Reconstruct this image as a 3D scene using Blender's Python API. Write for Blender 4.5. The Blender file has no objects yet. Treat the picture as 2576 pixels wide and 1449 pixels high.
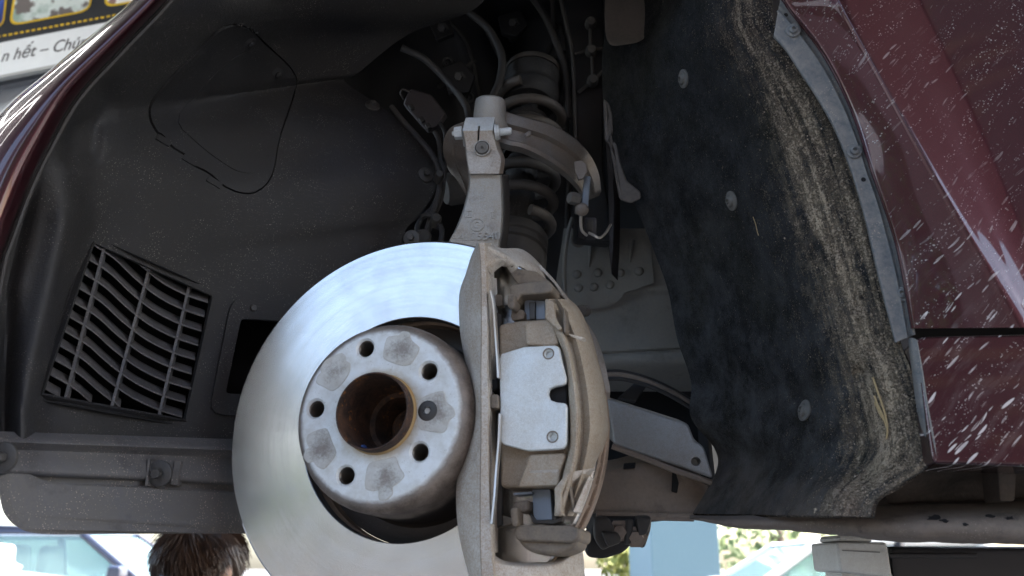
import bpy, bmesh, math, random
from mathutils import Vector, Matrix, noise
from mathutils.bvhtree import BVHTree
from math import radians as R, pi, sin, cos
random.seed(7)
sc = bpy.context.scene
COL = sc.collection

# ------------------------------------------------------------------ camera
F, CX, CY, PITCH = 2300.0, 1288.0, 724.5, math.atan(700 / 2300.0)
CAM = Vector((0, 0, 1.25))
FW, RT, UP = Vector((0, cos(PITCH), sin(PITCH))), Vector((1, 0, 0)), Vector((0, -sin(PITCH), cos(PITCH)))
cd = bpy.data.cameras.new("camera"); cam = bpy.data.objects.new("camera", cd); COL.objects.link(cam)
cam.location = CAM; cam.rotation_euler = (pi / 2 + PITCH, 0, 0)
cd.sensor_width = 36; cd.lens = 36 * F / 2576; cd.clip_start = 0.02; cd.clip_end = 2000
cd.dof.use_dof = True; cd.dof.focus_distance = 0.98; cd.dof.aperture_fstop = 8
sc.camera = cam
# ------------------------------------------------------------------ world, sun, exposure
SUN_EL, SUN_AZ = R(50), R(78)          # sun stands high beyond the right side of the canopy
w = bpy.data.worlds.new("World"); sc.world = w; w.use_nodes = True
wn = w.node_tree; bg = wn.nodes["Background"]; sky = wn.nodes.new("ShaderNodeTexSky")
sky.sky_type = 'NISHITA'; sky.sun_disc = False; sky.sun_elevation = SUN_EL; sky.sun_rotation = SUN_AZ
sky.air_density = 1.0; sky.dust_density = 3.2; sky.ozone_density = 0.2
wn.links.new(sky.outputs[0], bg.inputs[0]); bg.inputs[1].default_value = 0.14
ld = bpy.data.lights.new("sun", 'SUN'); sun = bpy.data.objects.new("sun", ld); COL.objects.link(sun)
ld.energy = 2.4; ld.angle = R(0.6); ld.color = (1, 0.95, 0.88)
sdir = Vector((sin(SUN_AZ) * cos(SUN_EL), cos(SUN_AZ) * cos(SUN_EL), sin(SUN_EL)))
sun.rotation_euler = sdir.to_track_quat('Z', 'Y').to_euler()
vs = sc.view_settings; vs.view_transform = 'Standard'; vs.look = 'None'; vs.gamma = 1; vs.exposure = 2.9

# ------------------------------------------------------------------ geometry helpers
def ray(x, y): return FW + RT * ((x - CX) / F) - UP * ((y - CY) / F)
def P(x, y, Y):                                   # a point of the place seen at photo point x, y, at distance Y into the car
    r = ray(x, y); return CAM + r * (Y / r.y)
def plane(x, y, o, n):
    r = ray(x, y); return CAM + r * ((o - CAM).dot(n) / r.dot(n))
def tree_of(bm):
    bm.normal_update(); return BVHTree.FromBMesh(bm)
def hit(bvh, x, y, lift=0.0):
    r = ray(x, y).normalized()
    h = bvh.ray_cast(CAM, r)
    if h[0] is None: return None, None
    n = h[1] if h[1].dot(r) < 0 else -h[1]
    return h[0] + n * lift, n

def setp(o, **k):
    for a, v in k.items():
        if v: o[a] = v
def thing(name, label, cat, loc, group=None):
    o = bpy.data.objects.new(name, None); COL.objects.link(o); o.location = loc; o.empty_display_size = .05
    setp(o, label=label, category=cat, group=group); return o
def origin(o):
    v = Vector((0, 0, 0))
    while o is not None: v = v + Vector(o.location); o = o.parent
    return v
def obj(name, bm, mat, parent=None, smooth=True, label=None, angle=40, kind=None):
    """link one bmesh (in world coordinates) as one mesh object"""
    if parent is not None:
        bmesh.ops.translate(bm, verts=bm.verts, vec=-origin(parent))
    bmesh.ops.recalc_face_normals(bm, faces=bm.faces)
    if smooth:
        for f in bm.faces: f.smooth = True
        for e in bm.edges:
            if len(e.link_faces) == 2 and e.calc_face_angle(0) > R(angle): e.smooth = False
    me = bpy.data.meshes.new(name); bm.to_mesh(me); bm.free()
    me.materials.append(mat)
    o = bpy.data.objects.new(name, me); COL.objects.link(o)
    if parent is not None: o.parent = parent
    if smooth:
        wnm = o.modifiers.new("flat_faces", 'WEIGHTED_NORMAL'); wnm.keep_sharp = True; wnm.weight = 60
    setp(o, label=label, kind=kind)
    return o
def prism(pts, vec, bevel=0.0, seg=2, bm=None):
    bm2 = bmesh.new()
    a = [bm2.verts.new(p) for p in pts]; b = [bm2.verts.new(Vector(p) + vec) for p in pts]
    n = len(pts)
    bm2.faces.new(a); bm2.faces.new(b[::-1])
    for i in range(n): bm2.faces.new((a[i], b[i], b[(i + 1) % n], a[(i + 1) % n]))
    bmesh.ops.recalc_face_normals(bm2, faces=bm2.faces)
    if bevel: bmesh.ops.bevel(bm2, geom=list(bm2.edges), offset=bevel, segments=seg, profile=.5, affect='EDGES', clamp_overlap=True)
    return join(bm, bm2)
def join(bm, bm2):
    if bm is None: return bm2
    me = bpy.data.meshes.new("tmp"); bm2.to_mesh(me); bm2.free(); bm.from_mesh(me); bpy.data.meshes.remove(me); return bm
def tube(pts, rad, bm=None, sides=8, cap=True):
    bm = bm or bmesh.new(); pts = [Vector(p) for p in pts]; n = len(pts); rings = []
    up = None
    for i, p in enumerate(pts):
        t = (pts[min(i + 1, n - 1)] - pts[max(i - 1, 0)]).normalized()
        if up is None:
            up = t.orthogonal().normalized()
        up = (up - t * up.dot(t)).normalized(); s = t.cross(up)
        r = rad[i] if isinstance(rad, (list, tuple)) else rad
        rings.append([bm.verts.new(p + (up * cos(2 * pi * k / sides) + s * sin(2 * pi * k / sides)) * r) for k in range(sides)])
    for a, b in zip(rings, rings[1:]):
        for k in range(sides): bm.faces.new((a[k], a[(k + 1) % sides], b[(k + 1) % sides], b[k]))
    if cap: bm.faces.new(rings[0][::-1]); bm.faces.new(rings[-1])
    return bm
def crom(pts, t):
    n = len(pts) - 1; s = min(max(t, 0), 1) * n; i = min(int(s), n - 1); f = s - i
    p1, p2 = pts[i], pts[i + 1]
    p0 = pts[i - 1] if i > 0 else p1 * 2 - p2
    p3 = pts[i + 2] if i + 2 <= n else p2 * 2 - p1
    return ((p1 * 2) + (p2 - p0) * f + (p0 * 2 - p1 * 5 + p2 * 4 - p3) * f * f + (p1 * 3 - p0 - p2 * 3 + p3) * f ** 3) * .5
def smooth_path(pts, n=24): 
    pts = [Vector(p) for p in pts]; return [crom(pts, i / n) for i in range(n + 1)]
def frame(o, n, upv=Vector((0, 0, 1))):
    n = n.normalized(); u = upv.cross(n)
    if u.length < 1e-4: u = Vector((1, 0, 0))
    u.normalize(); v = n.cross(u)
    m = Matrix((u, v, n)).transposed().to_4x4(); m.translation = o; return m
def revolve(profile, m, seg=48, bm=None, closed=True, a0=0, a1=2 * pi):
    bm = bm or bmesh.new(); full = abs(a1 - a0 - 2 * pi) < 1e-6; rings = []
    cnt = seg if full else seg + 1
    for k in range(cnt):
        a = a0 + (a1 - a0) * k / seg
        rings.append([bm.verts.new(m @ Vector((r * cos(a), r * sin(a), z))) for r, z in profile])
    n = len(profile)
    for k in range(seg):
        A, B = rings[k], rings[(k + 1) % cnt]
        for i in range(n if closed else n - 1):
            j = (i + 1) % n
            bm.faces.new((A[i], A[j], B[j], B[i]))
    bmesh.ops.remove_doubles(bm, verts=bm.verts, dist=1e-6)
    return bm
def loft(rows, close_u=False, bm=None, uv=False):
    """rows of equal length point lists"""
    bm = bm or bmesh.new(); V = [[bm.verts.new(p) for p in r] for r in rows]
    L = bm.loops.layers.uv.new("uv") if uv else None
    m = len(rows[0]); nr = len(rows)
    for i in range(nr - 1):
        for j in range(m if close_u else m - 1):
            k = (j + 1) % m
            f = bm.faces.new((V[i][j], V[i][k], V[i + 1][k], V[i + 1][j]))
            if uv:
                for lp, (a, b) in zip(f.loops, ((j, i), (j + 1, i), (j + 1, i + 1), (j, i + 1))):
                    lp[L].uv = (a / (m - 1), b / (nr - 1))
    return bm
def solid_loft(rows, bm=None):
    """closed cross sections, capped at both ends"""
    bm2 = bmesh.new(); V = [[bm2.verts.new(p) for p in r] for r in rows]; m = len(rows[0])
    for a, b in zip(V, V[1:]):
        for j in range(m): bm2.faces.new((a[j], a[(j + 1) % m], b[(j + 1) % m], b[j]))
    bm2.faces.new(V[0][::-1]); bm2.faces.new(V[-1])
    bmesh.ops.recalc_face_normals(bm2, faces=bm2.faces)
    return join(bm, bm2)
def face_cam(bm):
    bmesh.ops.recalc_face_normals(bm, faces=bm.faces); bm.normal_update()
    if sum(f.normal.dot(CAM - f.calc_center_median()) * f.calc_area() for f in bm.faces) < 0: bmesh.ops.reverse_faces(bm, faces=bm.faces)
def thicken(bm, d):
    """give a sheet a real back side, d behind the side that faces the photographer"""
    face_cam(bm); bm.normal_update(); d = abs(d)
    fs = list(bm.faces); L = bm.loops.layers.uv.active
    back = {v: bm.verts.new(v.co - v.normal * d) for v in list(bm.verts)}
    border = [(e, e.link_loops[0]) for e in bm.edges if len(e.link_loops) == 1]
    for f in fs:
        nf = bm.faces.new([back[v] for v in reversed(f.verts)])
        if L:
            uv = {lp.vert: lp[L].uv.copy() for lp in f.loops}; inv = {back[v]: v for v in f.verts}
            for lp in nf.loops: lp[L].uv = uv[inv[lp.vert]]
    for e, lp in border:
        a, b = lp.vert, lp.link_loop_next.vert
        bm.faces.new((b, a, back[a], back[b]))
    return bm
def proj(p):
    d = p - CAM; z = d.dot(FW); return CX + F * d.dot(RT) / z, CY - F * d.dot(UP) / z
def near_edge(p, poly):
    best = None
    for i in range(len(poly)):
        a, b = Vector(poly[i]), Vector(poly[(i + 1) % len(poly)]); ab = b - a
        t = max(0, min(1, (Vector(p) - a).dot(ab) / max(ab.dot(ab), 1e-9))); q = a + ab * t; dd = (Vector(p) - q).length
        if best is None or dd < best[0]: best = (dd, q)
    return best[1]
def open_hole(bm, poly):
    """a real opening in a sheet: take out its faces and draw the rim onto the outline"""
    bvh = tree_of(bm)
    kill = [f for f in bm.faces if pin_poly(proj(f.calc_center_median()), poly)]
    bmesh.ops.delete(bm, geom=kill, context='FACES')
    for v in list(bm.verts):
        if v.is_valid and v.is_boundary:
            x, y = proj(v.co)
            q = near_edge((x, y), poly)
            if (q - Vector((x, y))).length < 22:
                h, n = hit(bvh, q.x, q.y)
                if h is not None: v.co = h
def apply_mods(o):
    dg = bpy.context.evaluated_depsgraph_get(); dg.update()
    me = bpy.data.meshes.new_from_object(o.evaluated_get(dg), preserve_all_data_layers=True, depsgraph=dg)
    old = o.data; o.modifiers.clear(); o.data = me; me.name = o.name
    if old.users == 0: bpy.data.meshes.remove(old)
def cut(o, cutter_bm):
    """carve a real opening"""
    bmesh.ops.recalc_face_normals(cutter_bm, faces=cutter_bm.faces)
    me = bpy.data.meshes.new("opening"); cutter_bm.to_mesh(me); cutter_bm.free()
    c = bpy.data.objects.new("opening", me); COL.objects.link(c)
    md = o.modifiers.new("b", 'BOOLEAN'); md.operation = 'DIFFERENCE'; md.solver = 'EXACT'; md.object = c
    bpy.context.view_layer.update()
    apply_mods(o); bpy.data.objects.remove(c); bpy.data.meshes.remove(me)
def subd(bm, n=1, keep=0.0):
    me = bpy.data.meshes.new("t"); bm.to_mesh(me); bm.free(); o = bpy.data.objects.new("t", me); COL.objects.link(o)
    md = o.modifiers.new("s", 'SUBSURF'); md.levels = n; md.render_levels = n
    apply_mods(o); b2 = bmesh.new(); b2.from_mesh(o.data); me = o.data; bpy.data.objects.remove(o); bpy.data.meshes.remove(me); return b2
def bvh_of(o):
    bm = bmesh.new(); bm.from_mesh(o.data); bmesh.ops.translate(bm, verts=bm.verts, vec=origin(o)); t = tree_of(bm); bm.free(); return t
def copies(src, mats, name, parent):
    """one mesh shared by alike pieces (world matrices), each piece an object"""
    out = []
    for i, m in enumerate(mats):
        o = src if i == 0 else src.copy()
        if i: COL.objects.link(o)
        o.name = name; o.parent = parent
        o.matrix_local = Matrix.Translation(-origin(parent)) @ m
        out.append(o)
    return out
def px(pts, Y): return [P(x, y, Y) for x, y in pts]
def pin_poly(p, poly):
    x, y = p; c = False; j = len(poly) - 1
    for i in range(len(poly)):
        xi, yi = poly[i]; xj, yj = poly[j]
        if (yi > y) != (yj > y) and x < (xj - xi) * (y - yi) / (yj - yi) + xi: c = not c
        j = i
    return c
def round_poly(pts, n=3, k=.25):
    """chamfer-round the corners of a 2d outline"""
    out = []; m = len(pts)
    for i in range(m):
        a, b, c = Vector(pts[i - 1]).to_3d(), Vector(pts[i]).to_3d(), Vector(pts[(i + 1) % m]).to_3d()
        p, q = b.lerp(a, k), b.lerp(c, k)
        for s in range(n + 1):
            t = s / n; v = p.lerp(b, t).lerp(b.lerp(q, t), t); out.append((v.x, v.y))
    return out

# ------------------------------------------------------------------ materials
class Mat:
    def __init__(s, name):
        s.m = bpy.data.materials.new(name); s.m.use_nodes = True; s.t = s.m.node_tree
        s.b = s.t.nodes["Principled BSDF"]; s.tc = s.t.nodes.new("ShaderNodeTexCoord")
    def n(s, t, **k):
        x = s.t.nodes.new(t)
        for a, v in k.items(): setattr(x, a, v)
        return x
    def put(s, sock, v):
        if hasattr(v, "is_output") or isinstance(v, bpy.types.NodeSocket): s.t.links.new(v, sock)
        else: sock.default_value = (*v, 1) if isinstance(v, tuple) and len(v) == 3 and sock.type == 'RGBA' else v
    def coord(s, scale=(1, 1, 1), rot=(0, 0, 0), src="Object", loc=(0, 0, 0)):
        mp = s.n("ShaderNodeMapping"); s.t.links.new(s.tc.outputs[src], mp.inputs[0])
        mp.inputs["Scale"].default_value = scale; mp.inputs["Rotation"].default_value = rot; mp.inputs["Location"].default_value = loc
        return mp.outputs[0]
    def noise(s, scale, detail=4, rough=.55, co=None, dist=0.0):
        x = s.n("ShaderNodeTexNoise"); s.t.links.new(co or s.tc.outputs["Object"], x.inputs["Vector"])
        x.inputs["Scale"].default_value = scale; x.inputs["Detail"].default_value = detail
        x.inputs["Roughness"].default_value = rough; x.inputs["Distortion"].default_value = dist
        return x.outputs["Fac"]
    def voro(s, scale, co=None, feature='F1', rnd=1.0):
        x = s.n("ShaderNodeTexVoronoi", feature=feature); s.t.links.new(co or s.tc.outputs["Object"], x.inputs["Vector"])
        x.inputs["Scale"].default_value = scale; x.inputs["Randomness"].default_value = rnd
        return x
    def ramp(s, fac, *stops, interp='LINEAR'):
        x = s.n("ShaderNodeValToRGB"); x.color_ramp.interpolation = interp; s.t.links.new(fac, x.inputs[0]); e = x.color_ramp.elements
        while len(e) < len(stops): e.new(.5)
        for el, (p, c) in zip(e, stops):
            el.position = p; el.color = (c, c, c, 1) if not isinstance(c, tuple) else (*c, 1)
        return x.outputs[0]
    def mix(s, f, a, b, blend='MIX'):
        x = s.n("ShaderNodeMix", data_type='RGBA', blend_type=blend)
        s.put(x.inputs[0], f); s.put(x.inputs[6], a); s.put(x.inputs[7], b); return x.outputs[2]
    def math(s, op, a, b=0.0, c=None, clamp=False):
        x = s.n("ShaderNodeMath", operation=op, use_clamp=clamp); s.put(x.inputs[0], a); s.put(x.inputs[1], b)
        if c is not None: s.put(x.inputs[2], c)
        return x.outputs[0]
    def sep(s, co):
        x = s.n("ShaderNodeSeparateXYZ"); s.t.links.new(co, x.inputs[0]); return x.outputs
    def comb(s, a, b, c):
        x = s.n("ShaderNodeCombineXYZ"); s.put(x.inputs[0], a); s.put(x.inputs[1], b); s.put(x.inputs[2], c); return x.outputs[0]
    def bump(s, h, dist=.001, strength=1.0, nrm=None):
        x = s.n("ShaderNodeBump"); x.inputs["Strength"].default_value = strength; x.inputs["Distance"].default_value = dist
        s.t.links.new(h, x.inputs["Height"])
        if nrm is not None: s.t.links.new(nrm, x.inputs["Normal"])
        return x.outputs[0]
    def set(s, **k):
        for a, v in k.items(): s.put(s.b.inputs[{"color": "Base Color", "rough": "Roughness", "metal": "Metallic", "normal": "Normal", "spec": "Specular IOR Level",
                                                 "coat": "Coat Weight", "coatr": "Coat Roughness", "emis": "Emission Color", "emis_s": "Emission Strength",
                                                 "aniso": "Anisotropic", "anrot": "Anisotropic Rotation", "tangent": "Tangent", "trans": "Transmission Weight", "ior": "IOR", "sheen": "Sheen Weight", "alpha": "Alpha"}[a]], v)
        return s
def dusty(name, base, dust, amt=.5, rough=.7, metal=0.0, big=14, fine=260, grain=1400, bump=.0006, spk=0.0, spkcol=(.3, .25, .2), dark=None, tint=None, scratch=0.0):
    """a surface with a film of road dust: large patches, blotches, grain and loose specks"""
    m = Mat(name)
    f = m.math('ADD', m.math('MULTIPLY', m.noise(big, 7, .62, dist=.6), .62), m.math('MULTIPLY', m.noise(fine, 5, .65), .38))
    lo = .62 - .36 * amt
    fac = m.ramp(f, (max(lo - .12, 0), 0), (min(lo + .14, 1), 1))
    if tint is not None:
        base2 = m.mix(m.ramp(m.noise(big * .7, 5, .6, co=m.coord((1, 1, .5), loc=(7, 2, 4))), (.42, 0), (.6, 1)), base, tint)
    else: base2 = base
    col = m.mix(fac, base2, dust)
    if dark is not None:
        col = m.mix(m.ramp(m.noise(big * 2.3, 6, .7, co=m.coord(loc=(3, 1, 7))), (.56, 0), (.72, .85)), col, dark)
    g = m.noise(grain, 2, .6)
    col = m.mix(m.math('MULTIPLY', m.ramp(g, (.35, 0), (.7, 1)), .35), col, tuple(min(c * 1.7 + .01, 1) for c in base))
    if spk:
        v = m.voro(430); sp = m.math('MULTIPLY', m.ramp(v.outputs["Distance"], (.16, 1), (.26, 0)), m.ramp(m.noise(34, 5, .7), (.60 - .22 * spk, 0), (.72 - .16 * spk, 1)))
        col = m.mix(sp, col, spkcol)
    if scratch:
        sn = m.noise(1.0, 3, .7, co=m.coord((60, 60, 900), (.5, .35, .2))); sg = m.ramp(m.noise(9, 4, .6, co=m.coord(loc=(5, 5, 1))), (.48, 0), (.62, 1))
        col = m.mix(m.math('MULTIPLY', m.math('MULTIPLY', m.ramp(sn, (.62, 0), (.70, 1)), sg), scratch), col, spkcol)
    h = m.math('ADD', m.math('MULTIPLY', m.noise(fine, 4, .6), .6), m.math('MULTIPLY', g, .4))
    m.set(color=col, rough=m.ramp(f, (.3, max(rough - .15, .05)), (.7, min(rough + .15, 1))), metal=m.mix(fac, (metal,) * 3, (metal * .25,) * 3) if metal else 0.0, normal=m.bump(h, bump, .7))
    return m.m
def plain(name, c, rough=.5, metal=0.0, **k):
    m = Mat(name)
    v = m.noise(30, 4); m.set(color=m.mix(m.math('MULTIPLY', v, .35), c, tuple(x * .6 for x in c)), rough=rough, metal=metal, **k); return m.m

MT = {}
MT['liner'] = dusty("black_liner_plastic", (.0062, .0062, .0068), (.0230, .0210, .0190), .46, .66, big=9, bump=.0012, spk=.6, spkcol=(.17, .15, .135), tint=(.0095, .0098, .0145), scratch=.5)
MT['lower'] = dusty("dusty_splash_plastic", (.044, .044, .052), (.100, .094, .088), .55, .58, big=9, bump=.0008, spk=.8, spkcol=(.32, .26, .22), tint=(.070, .072, .086), dark=(.036, .032, .032))  # dusty plastic, base tone raised to carry light bounced off the ground
MT['hatch'] = dusty("hatch_plastic", (.006, .006, .007), (.0200, .0183, .0165), .44, .66, big=9, bump=.0007, spk=.4, spkcol=(.14, .125, .11), tint=(.010, .010, .016), scratch=.6)
MT['void'] = plain("dark_cavity", (.006, .006, .007), .9)
MT['apron'] = dusty("dark_body_paint", (.007, .007, .009), (.017, .015, .0135), .36, .62, bump=.0004)
MT['module'] = dusty("module_plastic", (.018, .015, .019), (.036, .030, .031), .4, .6)
MT['panel'] = dusty("dusty_grey_panel", (.135, .138, .135), (.20, .19, .17), .5, .75, big=12, bump=.0006, dark=(.09, .085, .075))
MT['bolt'] = dusty("dusty_bolt", (.085, .085, .08), (.15, .135, .115), .5, .55, .35)
MT['blackbolt'] = dusty("black_bolt", (.030, .030, .031), (.066, .060, .054), .45, .55, .2)
MT['alu'] = dusty("cast_aluminium", (.33, .34, .335), (.31, .275, .22), .48, .62, .35, big=22, fine=420, bump=.0007, dark=(.17, .15, .12))
MT['arm'] = dusty("forged_arm", (.215, .21, .20), (.165, .125, .095), .55, .62, .3, big=20, fine=400, bump=.0006)
MT['caliper'] = dusty("dusty_caliper", (.50, .49, .46), (.27, .205, .145), .50, .58, .25, big=13, fine=420, bump=.0009, dark=(.15, .115, .085))
MT['calbrown'] = dusty("brown_caliper_body", (.37, .335, .275), (.235, .170, .110), .56, .62, .2, big=13, fine=420, bump=.0010, dark=(.115, .085, .06))
MT['carrier'] = dusty("carrier_iron", (.095, .080, .066), (.21, .168, .122), .45, .75, .1, big=40, fine=500, bump=.0010, dark=(.075, .06, .05))
MT['plate'] = dusty("silver_plate", (.56, .60, .61), (.44, .44, .41), .28, .5, .15, big=30, fine=420, bump=.00035, spk=.1, spkcol=(.33, .27, .2))
MT['pad'] = plain("pad_backing", (.20, .225, .26), .6, .3)
MT['spring'] = dusty("painted_spring", (.030, .029, .029), (.085, .070, .058), .5, .6)
MT['rubber'] = dusty("dusty_rubber", (.022, .021, .021), (.060, .053, .045), .5, .8)
MT['strip'] = dusty("grey_flange", (.055, .070, .085), (.20, .19, .175), .50, .7, big=60, bump=.0006, spk=.5, spkcol=(.42, .35, .28))
MT['sill'] = dusty("muddy_sill", (.085, .070, .058), (.18, .147, .122), .55, .85, big=12, fine=180, bump=.0015, dark=(.035, .03, .027), spk=.5, spkcol=(.33, .27, .22))
MT['mud'] = dusty("caked_mud", (.10, .088, .078), (.26, .215, .175), .6, .95, big=30, fine=200, bump=.003)
MT['rail'] = dusty("scuffed_alu_rail", (.27, .27, .265), (.20, .17, .145), .45, .6, .4, big=12, bump=.0004)
MT['brown'] = dusty("rusty_brown_arm", (.15, .115, .090), (.235, .185, .145), .5, .75, big=14, bump=.0006, dark=(.08, .06, .05))
MT['rust_old'] = dusty("rust", (.034, .018, .012), (.16, .06, .016), .26, .8, .2, big=40, fine=300, bump=.0009, dark=(.03, .02, .017))
def rustmat():
    m = Mat("flaking_rust"); a = m.noise(55, 7, .68, dist=.5); b = m.noise(150, 5, .7); c = m.noise(420, 4, .7)
    col = m.mix(m.ramp(a, (.40, 0), (.60, 1)), (.026, .014, .010), (.085, .042, .024))
    fl = m.ramp(m.math('ADD', m.math('MULTIPLY', b, .7), m.math('MULTIPLY', c, .3)), (.56, 0), (.62, 1))
    col = m.mix(m.math('MULTIPLY', fl, m.ramp(m.noise(26, 3), (.42, .1), (.56, 1))), col, (.30, .115, .016))
    col = m.mix(m.ramp(m.noise(300, 5, .75, co=m.coord(loc=(2, 4, 1))), (.60, 0), (.68, .8)), col, (.012, .009, .008))
    m.set(color=col, rough=.75, normal=m.bump(m.math('ADD', b, c), .0012, .9)); return m.m
MT['rust'] = rustmat()
MT['rustrim'] = dusty("rusted_rim", (.17, .125, .095), (.30, .215, .15), .5, .6, .5, big=30, fine=500, bump=.0009)
MT['cable'] = dusty("cable_sheath", (.014, .014, .016), (.042, .036, .031), .4, .65)
MT['tan'] = dusty("tan_dust_flap", (.036, .033, .030), (.105, .088, .076), .6, .8, big=9, bump=.0005)
MT['clip'] = dusty("grey_clip", (.075, .078, .075), (.13, .12, .105), .5, .6)
MT['steelclip'] = plain("spring_steel", (.62, .58, .53), .35, .8)
MT['straw'] = plain("dry_straw", (.42, .31, .16), .8)

def felt():
    m = Mat("felt_liner"); uv = m.sep(m.tc.outputs["UV"]); u, v = uv[0], uv[1]
    fib = m.noise(430, 4, .75, co=m.coord((1, 1, .55)), dist=2.2); fib2 = m.noise(900, 3, .7)
    mot = m.noise(26, 6, .68); mot2 = m.noise(85, 5, .7, co=m.coord(loc=(4, 1, 2)))
    tone = m.math('ADD', m.math('MULTIPLY', fib, .5), m.math('ADD', m.math('MULTIPLY', mot, .32), m.math('MULTIPLY', mot2, .18)))
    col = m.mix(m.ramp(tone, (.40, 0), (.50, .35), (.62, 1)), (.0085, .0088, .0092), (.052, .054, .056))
    moss = m.math('MULTIPLY', m.ramp(m.noise(8, 5, .6), (.45, 0), (.62, 1)), m.ramp(fib2, (.46, 0), (.62, 1)))
    col = m.mix(m.math('MULTIPLY', moss, .8), col, (.042, .040, .024))
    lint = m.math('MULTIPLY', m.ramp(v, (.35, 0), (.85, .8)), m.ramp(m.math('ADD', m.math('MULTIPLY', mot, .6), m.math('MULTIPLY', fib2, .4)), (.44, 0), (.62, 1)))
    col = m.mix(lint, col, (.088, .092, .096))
    # dust: a smear that follows the arch, and sand caught in the fibres
    streak = m.noise(1.0, 5, .68, co=m.comb(m.math('MULTIPLY', u, 19.0), m.math('MULTIPLY', v, 7.0), 0.0), dist=.6)
    wob = m.math('ADD', u, m.math('MULTIPLY', m.math('SUBTRACT', m.noise(14, 5, .65), .5), .26))
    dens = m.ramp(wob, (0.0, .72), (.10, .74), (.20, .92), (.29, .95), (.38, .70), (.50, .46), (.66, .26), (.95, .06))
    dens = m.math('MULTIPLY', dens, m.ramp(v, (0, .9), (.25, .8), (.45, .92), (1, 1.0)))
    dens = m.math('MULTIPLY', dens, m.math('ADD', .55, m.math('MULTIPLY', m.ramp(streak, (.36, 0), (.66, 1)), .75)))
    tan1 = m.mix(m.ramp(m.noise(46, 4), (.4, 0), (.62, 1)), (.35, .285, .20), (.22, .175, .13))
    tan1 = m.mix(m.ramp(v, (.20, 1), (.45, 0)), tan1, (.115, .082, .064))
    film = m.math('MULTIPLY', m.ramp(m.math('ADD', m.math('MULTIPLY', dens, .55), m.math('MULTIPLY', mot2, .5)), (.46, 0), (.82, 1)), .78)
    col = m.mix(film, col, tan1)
    g = m.math('ADD', m.math('MULTIPLY', m.noise(560, 3, .75), .68), m.math('MULTIPLY', m.noise(130, 4, .7), .32))
    s_ = m.ramp(m.math('SUBTRACT', m.math('ADD', g, m.math('MULTIPLY', dens, .27)), .64), (0, 0), (.10, 1))
    col = m.mix(m.math('MULTIPLY', s_, .85), col, m.mix(m.ramp(fib2, (.4, 0), (.65, 1)), tan1, (.52, .43, .32)))
    pit = m.math('MULTIPLY', m.ramp(m.noise(330, 3, .75, co=m.coord(loc=(9, 3, 3))), (.55, 0), (.66, 1)), dens)
    col = m.mix(m.math('MULTIPLY', pit, .85), col, (.016, .015, .014))
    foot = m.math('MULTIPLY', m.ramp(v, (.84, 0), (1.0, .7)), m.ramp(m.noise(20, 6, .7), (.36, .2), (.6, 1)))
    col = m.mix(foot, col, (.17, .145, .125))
    h = m.math('ADD', m.math('MULTIPLY', fib, .8), m.math('ADD', m.math('MULTIPLY', mot2, .8), m.math('MULTIPLY', s_, .9)))
    m.set(color=col, rough=.97, spec=.12, normal=m.bump(h, .0022, 1.0)); return m.m
MT['felt'] = felt()

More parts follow.
